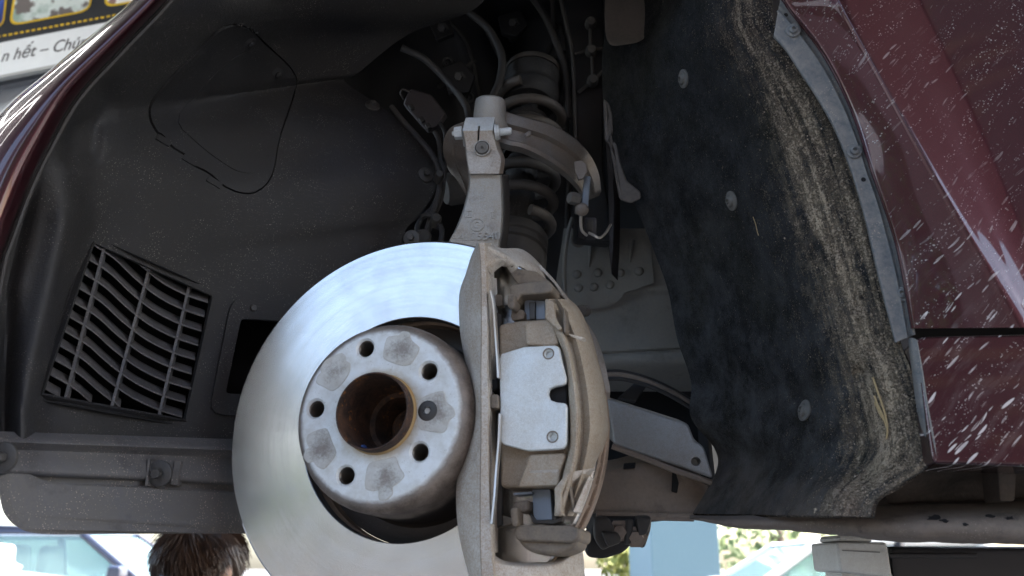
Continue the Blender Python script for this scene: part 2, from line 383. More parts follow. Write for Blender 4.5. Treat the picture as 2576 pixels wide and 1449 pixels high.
def paint(name, splash):
    m = Mat(name)
    fl = m.noise(2600, 1); base = m.mix(m.ramp(fl, (.4, 0), (.75, 1)), (.027, .0014, .0052), (.060, .004, .0115))
    co = m.tc.outputs["Object"]
    dustf = m.math('MULTIPLY', m.ramp(m.noise(10, 6, .6), (.4, 0), (.75, 1)), .03)
    col = m.mix(dustf, base, (.34, .29, .28)); rough = .22
    if splash:
        z = m.sep(co)[2]; x = m.sep(co)[0]
        # dried splashes thrown up and back from the tyre: long streaks of drops
        rotd = m.coord((1, 1, 1), (0, R(SPA), 0)); r3 = m.sep(rotd)           # x runs along the spray
        wav = m.math('MULTIPLY', m.math('SUBTRACT', m.noise(7, 2), .5), .05)
        across = m.math('ADD', r3[2], wav)
        def lines(freq, lo, hi, seed): return m.ramp(m.noise(1.0, 3, .7, co=m.comb(m.math('MULTIPLY', r3[0], freq * .045), seed, m.math('MULTIPLY', across, freq))), (lo, 0), (hi, 1))
        def drops(freq, stretch, thr, seed):
            c = m.comb(m.math('MULTIPLY', r3[0], freq / stretch), seed, m.math('MULTIPLY', across, freq))
            v = m.voro(1.0, co=c); size = m.math('MULTIPLY', m.sep(v.outputs["Color"])[0], thr)
            return m.ramp(m.math('SUBTRACT', v.outputs["Distance"], size), (.0, 1), (.06, 0))
        lowz = m.ramp(m.math('ADD', z, m.math('MULTIPLY', m.noise(9, 3), .10)), (SPL0, 1), (SPL1, 0))
        a = m.math('MULTIPLY', m.math('MULTIPLY', drops(230, 6.0, .31, 2.0), lines(60, .50, .56, 3.0)), lowz)
        b = m.math('MULTIPLY', drops(400, 6.0, .42, 5.0), lines(150, .53, .58, 7.0))
        b = m.math('MULTIPLY', b, m.math('ADD', m.math('MULTIPLY', lowz, .85), .3, clamp=True))
        clump = m.ramp(m.noise(11, 5, .7, co=m.coord(loc=(3, 0, 5))), (.44, .12), (.58, 1)); b = m.math('MULTIPLY', b, clump); a = m.math('MULTIPLY', a, m.ramp(m.noise(17, 4, .7, co=m.coord(loc=(1, 0, 8))), (.36, .1), (.48, 1)))
        c = m.math('MULTIPLY', m.math('MULTIPLY', drops(700, 1.6, .34, 9.0), lines(90, .50, .62, 11.0)), .5)
        tot = m.math('MAXIMUM', m.math('MAXIMUM', a, b), c)
        film = m.math('MULTIPLY', m.math('MULTIPLY', lowz, m.ramp(m.noise(1.0, 4, .7, co=m.comb(m.math('MULTIPLY', r3[0], 14.0), 0.0, m.math('MULTIPLY', across, 70.0))), (.5, 0), (.8, 1))), .11)
        tot = m.math('MAXIMUM', tot, film)
        tot = m.math('MINIMUM', tot, .93)
        col = m.mix(tot, col, (.60, .56, .55))
        m.set(rough=m.mix(tot, (.34,) * 3, (.9,) * 3), coat=m.math('SUBTRACT', 1.0, tot))
        m.set(metal=m.math('MULTIPLY', m.math('SUBTRACT', 1.0, tot), .7))
    else:
        m.set(rough=.34, coat=1.0, metal=.7)
    m.set(color=col, coatr=.035, normal=m.bump(m.noise(9, 2), .0006, .15)); return m.m
SPL0, SPL1, SPA = .30, .62, 48

def rotor():
    m = Mat("machined_steel"); co = m.tc.outputs["Object"]; s = m.sep(co)
    rad = m.math('SQRT', m.math('ADD', m.math('MULTIPLY', s[0], s[0]), m.math('MULTIPLY', s[1], s[1])))
    ang = m.math('ARCTAN2', s[1], s[0])
    rings = m.noise(1.0, 3, .7, co=m.comb(m.math('MULTIPLY', rad, 1500.0), m.math('MULTIPLY', ang, .25), 0.0))
    rings2 = m.noise(1.0, 4, .7, co=m.comb(m.math('MULTIPLY', rad, 260.0), m.math('MULTIPLY', ang, .10), 3.0))
    smear = m.noise(1.0, 5, .6, co=m.comb(m.math('MULTIPLY', rad, 26.0), m.math('MULTIPLY', ang, 2.2), 6.0))
    blot = m.noise(26, 5, .6, dist=1.2)
    col = m.mix(m.ramp(smear, (.35, 0), (.7, 1)), (.63, .62, .60), (.53, .52, .50))
    col = m.mix(m.math('MULTIPLY', m.ramp(rings2, (.50, 0), (.62, 1)), .14), col, (.46, .455, .44))
    film = m.math('MULTIPLY', m.ramp(blot, (.45, 0), (.85, 1)), .10)
    col = m.mix(film, col, (.34, .34, .32))
    col = m.mix(m.math('MULTIPLY', m.ramp(rings, (.45, 0), (.8, 1)), .12), col, (.66, .67, .67))
    h = m.math('ADD', m.math('MULTIPLY', rings, .6), m.math('MULTIPLY', rings2, .4))
    tg = m.n("ShaderNodeTangent", direction_type='RADIAL', axis='Z')
    rg = m.math('ADD', m.math('MULTIPLY', m.ramp(rings2, (.3, 0), (.7, 1)), .05), m.math('ADD', m.math('MULTIPLY', film, .45), .19))
    m.set(color=col, metal=1.0, rough=rg, aniso=.72, anrot=.25, tangent=tg.outputs[0], normal=m.bump(h, .00002, .12)); return m.m
MT['rotor'] = rotor()

def hatmat():
    m = Mat("corroded_hat"); co = m.tc.outputs["Object"]; s = m.sep(co)
    rad = m.math('SQRT', m.math('ADD', m.math('MULTIPLY', s[0], s[0]), m.math('MULTIPLY', s[1], s[1])))
    white = m.mix(m.ramp(m.noise(60, 6, .65), (.4, 0), (.7, 1)), (.68, .705, .71), (.54, .54, .51))
    rustr = m.ramp(m.math('ADD', rad, m.math('MULTIPLY', m.math('SUBTRACT', m.noise(70, 6, .7), .5), .018)), (.034, 1), (.044, 0))
    col = m.mix(m.math('MULTIPLY', rustr, .75), white, (.40, .30, .16))
    sd = m.math('ADD', m.noise(45, 7, .68), m.math('MULTIPLY', m.noise(600, 3), .25))
    brown = m.mix(m.ramp(sd, (.5, 0), (.78, 1)), (.095, .072, .056), (.225, .182, .148))
    brown = m.mix(m.ramp(m.noise(900, 3, .7), (.62, 0), (.72, .8)), brown, (.05, .04, .035))
    edge = m.ramp(m.math('ADD', rad, m.math('MULTIPLY', m.math('SUBTRACT', m.noise(90, 7, .72), .5), .007)), (.0752, 0), (.0785, 1))
    col = m.mix(edge, col, brown)
    col = m.mix(m.ramp(m.math('ADD', s[2], m.math('MULTIPLY', m.math('SUBTRACT', m.noise(80, 5), .5), .01)), (-.004, 1), (.010, 0)), col, (.035, .027, .022))  # colour darkened down in the groove, standing in for its deep shade
    pit = m.math('MULTIPLY', m.ramp(m.noise(420, 3, .7), (.66, 0), (.70, 1)), .5); col = m.mix(pit, col, (.13, .10, .08))
    m.set(color=col, rough=.62, metal=m.math('MULTIPLY', m.math('SUBTRACT', 1.0, edge), .3), normal=m.bump(m.noise(500, 4, .7), .0005, .7)); return m.m
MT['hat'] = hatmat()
def patchmat():
    m = Mat("rusty_recess"); g = m.n("ShaderNodeVectorMath", operation='SUBTRACT'); m.t.links.new(m.tc.outputs["Generated"], g.inputs[0]); g.inputs[1].default_value = (.5, .5, .5)
    q = m.sep(g.outputs[0]); d = m.math('SQRT', m.math('ADD', m.math('MULTIPLY', q[0], q[0]), m.math('MULTIPLY', q[1], q[1])))
    base = m.mix(m.ramp(m.noise(60, 6, .65), (.4, 0), (.7, 1)), (.54, .55, .53), (.42, .40, .36))
    s = m.math('ADD', m.math('MULTIPLY', m.noise(40, 5, .65), .55), m.math('MULTIPLY', m.noise(420, 5, .75), .5))
    s = m.math('SUBTRACT', s, m.math('MULTIPLY', d, .55))
    oi = m.n("ShaderNodeObjectInfo"); s = m.math('ADD', s, m.math('MULTIPLY', m.math('SUBTRACT', oi.outputs["Random"], .55), .16))
    col = m.mix(m.ramp(s, (.31, 0), (.52, .7)), base, (.15, .12, .10)); m.set(color=col, rough=.85, normal=m.bump(m.noise(400, 5, .7), .0008, .8)); return m.m
MT['patch'] = patchmat()

def glassmat(name, tint=(.55, .75, .72)):
    m = Mat(name); m.set(color=tint, rough=.04, trans=.75, ior=1.45); return m.m
MT['maroon_clean'] = paint("maroon_paint", False)

# ================================================================== setting
def ground():
    bm = bmesh.new(); n = 1; s = 400
    v = [bm.verts.new(p) for p in ((-s, -s, 0), (s, -s, 0), (s, s, 0), (-s, s, 0))]; bm.faces.new(v)
    m = Mat("pale_concrete"); f = m.noise(.6, 8, .6)
    m.set(color=m.mix(m.ramp(f, (.3, 0), (.7, 1)), (.19, .185, .175), (.14, .137, .13)), rough=.8, normal=m.bump(m.noise(60, 4), .002, .5))
    return obj("ground", bm, m.m, smooth=False, kind="structure")
ground()
bm = prism([Vector(p) for p in ((-6, -2.6, 4.3), (9, -2.6, 4.3), (9, 6.0, 4.3), (-6, 6.0, 4.3))], Vector((0, 0, .12)))
obj("workshop_canopy", bm, plain("canopy_sheet", (.13, .13, .13), .7), smooth=False, kind="structure")

# ================================================================== the car on the lift
CARL = P(1288, 1350, .95)
car = thing("car", "dark maroon car raised on the lift with its front wheel off and open wheel arch", "car", CARL)
zr = lambda x, y, Y: (P(x, y, Y) - CARL).z
SPL0, SPL1 = zr(2400, 720, .7), zr(2400, 330, .7)
MT['paint'] = paint("maroon_paint_splashed", True)

def grid(rows, nu, nv, bulge=None, Ymap=None):
    """rows: list of rows of (x, y, Y) controls -> smooth dense sheet with uv (u across, v down)"""
    rows = [[Vector(c) for c in r] for r in rows]
    out = []
    for i in range(nv + 1):
        v = i / nv; r = []
        colsn = len(rows[0])
        ctl = [crom([row[k] for row in rows], v) for k in range(colsn)]
        for j in range(nu + 1):
            u = j / nu; c = crom(ctl, u)
            if bulge: c = bulge(c, u, v)
            r.append(P(*c))
        out.append(r)
    return out

# ---- front liner (black plastic), its hatch, grille and duct
YL = lambda x: .75 + .33 * (x + 25) / 1025
FO = [(640, -330), (520, -190), (420, 0), (300, 125), (190, 245), (150, 310), (115, 375), (65, 480), (35, 545), (8, 640), (-15, 760), (-25, 900), (-30, 1000), (-30, 1108)]
FI = [(1500, -260), (1320, -130), (1200, 18), (1030, 85), (900, 184), (869, 207), (985, 288), (1092, 405), (1098, 470), (1058, 540), (1014, 600), (1000, 800), (1000, 950), (1000, 1108)]
def liner_bulge(c, u, v):
    x, y, Y = c
    if y > 350:                                   # rolled channel down the outer edge
        k = min((y - 350) / 200, 1)
        cx = 150 - 110 * min(max((y - 560) / 480, 0), 1)
        Y -= .021 * k * math.exp(-((x - cx - 15) / 44) ** 2)
        cx2 = 95 - 75 * min(max((y - 420) / 300, 0), 1)
        Y += .020 * k * math.exp(-((x - cx2 + 10) / 30) ** 2)
    # pressed pocket beside the lip
    Y += .012 * math.exp(-((x - 205) / 48) ** 4 - ((y - 345) / 62) ** 4)
    Y += .014 * math.exp(-((x - 255) / 34) ** 2 - ((y - 240) / 75) ** 2)
    Y += .003 * noise.noise(Vector((x / 210, y / 190, 3)))
    return Vector((x, y, Y))
rows = []
for o, i in zip(FO, FI):
    rows.append([(o[0] + (i[0] - o[0]) * t, o[1] + (i[1] - o[1]) * t, .755 + .325 * t ** 1.0 + .03 * sin(pi * t)) for t in (0, .2, .4, .6, .8, 1)])
bm = loft(grid(rows, 150, 150, liner_bulge), uv=True)
raw = tree_of(bm)
HATCH0 = [(550, 75), (520, 105), (450, 175), (400, 230), (377, 265), (377, 300), (395, 333), (408, 338), (430, 368), (472, 393), (478, 412), (525, 433), (560, 466), (600, 484), (635, 486), (668, 466), (688, 430), (700, 350), (725, 280), (745, 215), (744, 195), (725, 165), (670, 115), (630, 75), (590, 61)]
HATCH = round_poly(HATCH0, 1, .22)
def expand(poly, d):
    cx = sum(p[0] for p in poly) / len(poly); cy = sum(p[1] for p in poly) / len(poly)
    return [(cx + (x - cx) * (1 + d / 190), cy + (y - cy) * (1 + d / 190)) for x, y in poly]
VENT = [(236, 611), (535, 745), (466, 1056), (106, 990)]
DUCT = round_poly([(600, 800), (790, 812), (790, 1000), (560, 995)], 2, .06)
for q in (expand(HATCH, 3.6), VENT, DUCT): open_hole(bm, q)
thicken(bm, .0035)
liner = obj("front_wheel_liner", bm, MT['liner'], car, label="black plastic wheel arch liner ahead of the wheel")

from mathutils.geometry import delaunay_2d_cdt
def sheet_on(bvh, poly, lift, thick, step=11):
    """a plate lying on a surface: outline in photo points, sampled inside so that it follows the surface"""
    xs, ys = [p[0] for p in poly], [p[1] for p in poly]; out = []
    for i in range(len(poly)):
        a, b = Vector(poly[i]), Vector(poly[(i + 1) % len(poly)]); n = max(1, int((b - a).length / step))
        out += [a.lerp(b, t / n) for t in range(n)]
    nb = len(out); vs_ = list(out); x = min(xs) + step * .6
    while x < max(xs):
        y = min(ys) + step * .6
        while y < max(ys):
            q = (x, y)
            if pin_poly(q, poly) and (near_edge(q, poly) - Vector(q)).length > step * .5: vs_.append(Vector(q))
            y += step
        x += step
    r = delaunay_2d_cdt(vs_, [], [list(range(nb))], 1, 1e-4)
    bm = bmesh.new(); V = []
    for q in r[0]:
        h, n = hit(bvh, q.x, q.y, lift)
        if h is None:
            h = min((hit(bvh, q.x + a, q.y + b, lift)[0] for a in (-9, 0, 9) for b in (-9, 0, 9) if hit(bvh, q.x + a, q.y + b)[0] is not None), key=lambda w_: 0, default=P(q.x, q.y, 1.0))
        V.append(bm.verts.new(h))
    for f in r[2]:
        try: bm.faces.new([V[k] for k in f])
        except ValueError: pass
    bm.normal_update()
    thicken(bm, thick); return bm
hatch = obj("access_hatch", sheet_on(raw, HATCH, .0016, .004), MT['hatch'], liner, angle=50)
sheet = sheet_on(raw, expand(HATCH, 12), -.009, .002)
obj("hatch_backing", sheet, MT['void'], liner)
# the raised inner panel of the hatch
HP = [(430, 305), (555, 165), (620, 120), (668, 165), (705, 225), (680, 300), (655, 395), (635, 440), (590, 432), (520, 385)]
obj("hatch_panel", sheet_on(raw, round_poly(HP, 3, .3), .0026, .002), MT['hatch'], liner, angle=50)
# snap tabs along the hatch edge
for (x, y) in ((412, 350), (478, 400), (540, 455)):
    a = [(x - 14, y - 12), (x + 20, y + 8), (x + 12, y + 20), (x - 22, y)]
    obj("hatch_tab", sheet_on(raw, a, .0015, .002), MT['hatch'], liner)

def screw_bm(r, washer=True, kind='hex', h=.004):
    """a screw in its own frame, +z out of the surface"""
    m = Matrix.Identity(4); bm = bmesh.new()
    if washer: revolve([(0, .0), (r, .0), (r, h * .28), (r * .92, h * .38), (r * .45, h * .45), (0, h * .45)], m, 20, bm, closed=False)
    if kind == 'hex':
        revolve([(0, h * .4), (r * .42, h * .4), (r * .42, h), (r * .36, h * 1.15), (0, h * 1.15)], m, 6, bm, closed=False)
    elif kind == 'dome':
        revolve([(0, h * .3), (r * .62, h * .42), (r * .55, h * .8), (r * .28, h), (r * .24, h * .6), (0, h * .55)], m, 16, bm, closed=False)
    else:                                          # cross recess
        revolve([(0, h * .4), (r * .5, h * .4), (r * .48, h * .75), (r * .3, h * .9), (0, h * .9)], m, 16, bm, closed=False)
        for a in (0, pi / 2):
            prism([Matrix.Rotation(a, 4, 'Z') @ Vector(p) for p in ((-r * .3, -r * .05, h * .92), (r * .3, -r * .05, h * .92), (r * .3, r * .05, h * .92), (-r * .3, r * .05, h * .92))], Vector((0, 0, -h * .2)), 0, bm=bm)
    return bm
def screws(name, parent, bvh, spots, r, mat, kind='hex', washer=True, h=.004, fall=None):
    src = obj(name, screw_bm(r, washer, kind, h), mat)
    ms = []
    for s in spots:
        x, y = s[0], s[1]; p, n = hit(bvh, x, y) if bvh else (None, None)
        if p is None: p, n = P(x, y, s[2] if len(s) > 2 else (fall or 1.0)), Vector((-.15, -1, -.1))
        ms.append(frame(p, n) @ Matrix.Rotation(random.random() * 3, 4, 'Z'))
    return copies(src, ms, name, parent)
screws("screw", liner, raw, [(627, 108), (697, 187)], .0088, MT['hatch'], 'cross', h=.006)
screws("bolt", liner, raw, [(632, 778), (937, 267), (1070, 440), (1036, 600)], .0098, MT['blackbolt'], 'hex', h=.007)

# grille: three uprights and curved slats
n0 = Vector((-.25, -.95, -.2)).normalized(); back = Vector((.12, .85, .12)).normalized()
def edge_pt(a, b, t): return (a[0] + (b[0] - a[0]) * t, a[1] + (b[1] - a[1]) * t)
for (a, b) in (((262, 622), (164, 1004)), ((376, 672), (279, 1028)), ((476, 716), (399, 1048))):
    pts = []
    for t in [i / 10 for i in range(11)]:
        x, y = edge_pt(a, b, t); h, n = hit(raw, x, y); pts.append(h)
    s = Vector((1, .3, 0)).normalized() * .0013
    obj("grille_upright", solid_loft([[p - s, p + s, p + s * .8 + (p - CAM).normalized() * .016 + Vector((.003, 0, 0)), p - s * .8 + (p - CAM).normalized() * .016 + Vector((.003, 0, 0))] for p in pts]), MT['lower'], liner)
UU = [0, .2, .4, .6, .8, 1.0]; OFF = [Vector((o, 0, 0)) for o in (0, 36, 86, 130, 162, 184)]
def slat_xy(u, y0):
    # left edge (236,611)-(106,990), right edge (535,745)-(466,1056)
    y = y0 + crom(OFF, u).x
    xl = 236 - 130 * (y - 611) / 379; xr = 535 - 69 * (y - 745) / 311
    return xl + (xr - xl) * u, y
for k in range(-4, 12):
    y0 = 615 + 36 * k; pts = []
    for j in range(41):
        q = slat_xy(j / 40, y0)
        if pin_poly(q, VENT): pts.append(q)
    if len(pts) < 4: continue
    rows_ = []
    for i, (x, y) in enumerate(pts):
        h, n = hit(raw, x, y)
        a = pts[max(i - 1, 0)]; b = pts[min(i + 1, len(pts) - 1)]
        s = Vector((0, .1, -1)) * .0017
        bk = ray(x, y).normalized() * .020 + Vector((.0, 0, .0058))
        rows_.append([h + s * .6, h - s * .6 + n0 * .0012, h - s + bk, h + s + bk])
    obj("grille_slat", solid_loft(rows_), MT['lower'], liner)
# dark box behind grille and duct, with a slot of daylight low in it
def box_behind(name, poly, d0, d1, mat):
    pts = [hit(raw, x, y)[0] for x, y in poly]; bm = bmesh.new()
    cen = sum(pts, Vector()) / len(pts); a = [bm.verts.new(p + (p - cen) * .03 + ray(*proj(p)).normalized() * d0) for p in pts]; b = [bm.verts.new(p + (p - cen) * .25 + ray(*proj(p)).normalized() * d1) for p in pts]; n = len(pts)
    bm.faces.new(b)
    for i in range(n): bm.faces.new((a[i], a[(i + 1) % n], b[(i + 1) % n], b[i]))
    thicken(bm, -.002); return obj(name, bm, mat, liner, smooth=False)
box_behind("duct_box", expand(VENT, 8), .006, .12, MT['void'])
box_behind("duct_box", expand(DUCT, 6), .0045, .10, MT['void'])
# raised rim around the duct opening
RIM_O = round_poly([(580, 752), (820, 765), (820, 1060), (522, 1043)], 3, .12); RIM_I = round_poly([(603, 803), (792, 815), (792, 997), (563, 992)], 3, .06)
def ring_on(bvh, outer, inner, lift, thick):
    A = [hit(bvh, x, y, lift)[0] for x, y in outer]; B = [hit(bvh, x, y, lift)[0] for x, y in inner]; n = len(A); bm = bmesh.new()
    va = [bm.verts.new(p) for p in A]; vb = [bm.verts.new(p) for p in B]
    for i in range(n): bm.faces.new((va[i], va[(i + 1) % n], vb[(i + 1) % n], vb[i]))
    thicken(bm, thick); return bm
obj("duct_rim", ring_on(raw, RIM_O, RIM_I, .004, .006), MT['liner'], liner, angle=30)
rimb = tree_of(ring_on(raw, RIM_O, RIM_I, .004, .006))
# frame round the grille
obj("grille_frame", ring_on(raw, expand(VENT, 4), expand(VENT, -1), .0012, .006), MT['liner'], liner, angle=30)

# ---- lower splash panels under the front liner
def wall(x, y, d=0): return P(x, y, YL(x) + d)
rows = [[(x, y1 + (x / 600) * s, YL(x) + d) for x in (-60, 60, 160, 300, 450, 650, 850)] for (y1, s, d) in ((1085, 20, .004), (1098, 22, -.004), (1112, 22, -.008), (1128, 22, .004), (1150, 26, .002), (1178, 28, .0), (1190, 29, .004), (1193, 29, .016))]
bm = loft(grid(rows, 60, 18)); thicken(bm, .004)
ledge = obj("splash_ledge", bm, MT['lower'], car, label="dusty ledge along the foot of the front liner")
lb = bvh_of(ledge)
FL = [(-4, 1196), (30, 1190), (60, 1200), (90, 1216), (150, 1219), (300, 1224), (480, 1234), (700, 1246), (760, 1344), (600, 1342), (400, 1343), (200, 1344), (110, 1344), (64, 1338), (30, 1318), (8, 1290), (-2, 1250)]
fl = obj("splash_flap", prism([wall(x, y, .004) for x, y in round_poly(FL, 2, .3)], Vector((.004, .008, .002)), .0022, 2), MT['lower'], car, label="dusty plastic flap hanging lowest, with a rounded front corner")
# channel between ledge and flap
obj("splash_channel", prism([wall(x, y, .030) for x, y in ((-40, 1170), (800, 1195), (800, 1260), (-40, 1235))], Vector((0, .004, 0))), MT['lower'], car)
# step blocks round the bolt
obj("bolt_pocket", prism([wall(x, y, -.001) for x, y in ((440, 1156), (456, 1158), (446, 1222), (428, 1219))], Vector((0, .012, 0)), .001), MT['lower'], car)
obj("bolt_pocket", prism([wall(x, y, -.001) for x, y in ((372, 1153), (378, 1153), (372, 1222), (364, 1222))], Vector((0, .012, 0)), .001), MT['lower'], car)
src = screws("splash_bolt", car, None, [(404, 1191, YL(404) - .004), (12, 1150, YL(12) - .006)], .0125, MT['blackbolt'], 'hex', h=.009)
# crack in the flap
cr = [wall(x, y, .0035) for x, y in ((565, 1310), (578, 1296), (595, 1280), (612, 1262), (622, 1250))]
obj("flap_crease", tube(cr, .0007, sides=5), MT['void'], car)

# ---- inner liner edge: ribbed flange with wiring clips
FE = [(1010, 300), (1060, 355), (1098, 405), (1106, 470), (1090, 520), (1062, 548), (1050, 575), (1058, 615)]
pts = smooth_path([P(x, y, 1.083) for x, y in FE], 40)
obj("liner_edge_bead", tube(pts, .0035), MT['liner'], liner)

# ---- left painted strip (front bumper edge of the arch)
SI = [(560, -170), (415, 4), (300, 125), (190, 245), (115, 375), (65, 480), (20, 600), (0, 660), (-25, 800), (-40, 950), (-45, 1100)]
SO = [(520, -170), (338, 2), (232, 95), (117, 194), (34, 268), (-30, 345), (-80, 440), (-105, 520), (-130, 680), (-140, 860), (-140, 1100)]
rows = []
for (xi, yi), (xo, yo) in zip(SI, SO):
    def at(t, Y): return P(xi + (xo - xi) * t, yi + (yo - yi) * t, Y)
    prof = [at(-.06, .772), at(-.03, .756), at(0, .748), at(.05, .741), at(.3, .727), at(.6, .724), at(.85, .733), at(1.0, .752)]
    d = (at(1, .752) - at(0, .752)).normalized()
    prof += [at(1.06, .775), at(1.10, .81)]
    rows.append(prof)
cols = len(rows[0]); dense = []
for i in range(61):
    v = i / 60; ctl = [crom([r[k] for r in rows], v) for k in range(cols)]
    dense.append([crom(ctl, j / 36) for j in range(37)])
bm = loft(dense, uv=True); thicken(bm, .0012)
strip = obj("bumper_edge", bm, MT['maroon_clean'], car, label="narrow glossy maroon strip along the front of the arch")
pts = [crom([r[2] for r in rows], i / 60) + Vector((.001, -.001, 0)) for i in range(61)]
obj("edge_seal", tube([p + Vector((.0022, .003, -.001)) for p in pts], .0022, sides=6), MT['cable'], car)

# ---- rear fender with crease, its dusty lip and screws
E_ = [(1770, -260), (1880, -115), (1966, -10), (1994, 30), (2077, 140), (2147, 280), (2197, 430), (2247, 575), (2272, 675), (2299, 826)]
CRS = [(1990, -260), (2055, -115), (2105, -10), (2125, 30), (2185, 140), (2262, 280), (2345, 430), (2427, 575), (2485, 675), (2570, 824)]
FAR = [(2850, -260), (2850, -115), (2850, -10), (2850, 30), (2850, 140), (2850, 280), (2850, 430), (2850, 575), (2850, 675), (2850, 816)]
rows = []
for k, (e, c, f) in enumerate(zip(E_, CRS, FAR)):
    fade = 1 - .6 * max(0, (k - 5)) / 4
    L = lambda a, b, t: (a[0] + (b[0] - a[0]) * t, a[1] + (b[1] - a[1]) * t)
    r = [(*L(e, c, -.02), .752), (*L(e, c, 0), .738), (*L(e, c, .03), .7345), (*L(e, c, .25), .7305), (*L(e, c, .55), .7250), (*L(e, c, .84), .7192),
         (*L(e, c, .92), .7177), (*c, .7159), (*L(e, c, 1.10), .7165), (*L(c, f, .14), .7180), (*L(c, f, .3), .7195), (*L(c, f, .6), .717), (*f, .709), (4300, f[1] + (f[1] - 724) * .02, .70)]
    rows.append([P(*p) for p in r])
dense = []
for i in range(71):
    v = i / 70; ctl = [crom([r[k] for r in rows], v) for k in range(14)]
    dense.append([crom(ctl, j / 96) for j in range(97)])
bm = loft(dense, uv=True); fenb = tree_of(bm); thicken(bm, .001)
fender = obj("fender", bm, MT['paint'], car, label="maroon fender panel behind the wheel, splashed with white dried drops")
# hem bead along arch edge
obj("fender_hem", tube([crom([r[1] for r in rows], i / 60) + Vector((-.0005, .001, 0)) for i in range(61)], .0016, sides=6), MT['maroon_clean'], car)

LI = [(1946, 92), (1978, 128), (2012, 180), (2055, 245), (2097, 320), (2128, 395), (2152, 465), (2176, 550), (2197, 640), (2217, 725), (2252, 862)]
LO = [(1962, 2), (1990, 28), (2040, 88), (2085, 155), (2132, 250), (2165, 335), (2190, 415), (2220, 495), (2250, 600), (2272, 690), (2296, 842)]
rows = []
for a, b in zip(LI, LO):
    rows.append([P(a[0] + (b[0] - a[0]) * t, a[1] + (b[1] - a[1]) * t, Y) for t, Y in ((-.03, .7600), (0, .7480), (.25, .7465), (.6, .7455), (.72, .7450), (.76, .7475), (.86, .7470), (.92, .7440), (1.02, .7405))])
dense = []
for i in range(61):
    ctl = [crom([r[k] for r in rows], i / 60) for k in range(9)]; dense.append([crom(ctl, j / 32) for j in range(33)])
bm = loft(dense); lipb = tree_of(bm); thicken(bm, .002)
lip = obj("arch_lip", bm, MT['strip'], car, label="grey dusty flange along the rear edge of the arch")
screws("lip_screw", lip, lipb, [(1995, 78), (2148, 382), (2270, 740)], .0068, MT['strip'], 'dome', h=.006)
for (x, y) in ((1977, 38), (2172, 452)):
    p, n = hit(lipb, x, y, .0003)
    if p: obj("drain_hole", revolve([(0, .0002), (.0019, .0002), (.0021, 0), (0, 0)], frame(p, n), 12, closed=False), MT['void'], lip)

# ---- rocker end below the fender
RO = [(2301, 852), (2330, 846), (2860, 834), (4300, 822), (4300, 1196), (2860, 1182), (2352, 1166), (2344, 1150)]
rk = []
for x, y in RO: rk.append(P(x, y, .735 - .022 * (min(x, 2860) - 2300) / 500))
bm = prism(rk, Vector((.01, .06, .0)), .0045, 4)
rocker = obj("rocker_panel", bm, MT['paint'], car, label="maroon rocker end under the fender seam, thick with dried splashes")
RE = [[P(x, y, Y) for x, y, Y in r] for r in ([(2284, 858, .752), (2290, 850, .741), (2306, 856, .7345)], [(2293, 930, .752), (2300, 928, .741), (2318, 930, .7335)], [(2305, 1020, .753), (2313, 1018, .741), (2332, 1020, .733)], [(2322, 1100, .753), (2330, 1100, .741), (2346, 1100, .7325)], [(2335, 1150, .753), (2342, 1156, .741), (2358, 1158, .7325)])]
dense = []
for i in range(31):
    ctl = [crom([r[k] for r in RE], i / 30) for k in range(3)]; dense.append([crom(ctl, j / 8) for j in range(9)])
bm = loft(dense); thicken(bm, .003); obj("rocker_edge", bm, MT['strip'], car, label="grey chipped edge strip of the rocker end")
# dark seam behind fender / rocker gap
obj("seam_backing", prism([P(x, y, .76) for x, y in ((2292, 800), (4300, 790), (4300, 880), (2298, 880))], Vector((0, .004, 0))), MT['void'], car)

# ---- felt liner behind the wheel
GO = [(1800, -240), (1860, -150), (1935, -20), (1950, 60), (2030, 170), (2110, 320), (2163, 465), (2207, 640), (2228, 725), (2266, 862), (2302, 960), (2330, 1080), (2340, 1165), (2270, 1215), (2205, 1255), (2190, 1300)]
GI = [(1560, -260), (1552, -150), (1540, 10), (1518, 110), (1515, 190), (1520, 280), (1545, 400), (1595, 510), (1640, 620), (1680, 730), (1703, 850), (1738, 960), (1738, 1050), (1798, 1130), (1800, 1190), (1742, 1292)]
rows = []
for o, i in zip(GO, GI):
    L = lambda t: (o[0] + (i[0] - o[0]) * t, o[1] + (i[1] - o[1]) * t)
    rows.append([(*L(t), Y) for t, Y in ((0, .757), (.1, .765), (.2, .778), (.3, .797), (.42, .835), (.6, .905), (.8, .99), (1, 1.07))])
def felt_bulge(c, u, v):
    x, y, Y = c
    Y += .005 * noise.noise(Vector((x / 130, y / 150, 9))) + .0022 * noise.noise(Vector((x / 40, y / 45, 2)))
    Y += .014 * math.exp(-((x - 2165) / 26) ** 2 - ((y - 945) / 22) ** 2) + .010 * math.exp(-((x - 2010) / 22) ** 2 - ((y - 1000) / 22) ** 2)
    if y > 960: Y += .012 * math.exp(-((x - 2165) / 38) ** 2) * min((y - 960) / 80, 1)
    if v < .35: Y -= .004 * math.exp(-((x - 1850 - 260 * v) / 60) ** 2)
    return Vector((x, y, Y))
bm = loft(grid(rows, 110, 130, felt_bulge), uv=True)
feltb = tree_of(bm)
thicken(bm, .004)
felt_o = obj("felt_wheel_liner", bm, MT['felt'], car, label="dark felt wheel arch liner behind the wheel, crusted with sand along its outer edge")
screws("felt_clip", felt_o, feltb, [(1721, 198), (1842, 505), (2026, 1033)], .0105, MT['clip'], 'dome', h=.006)
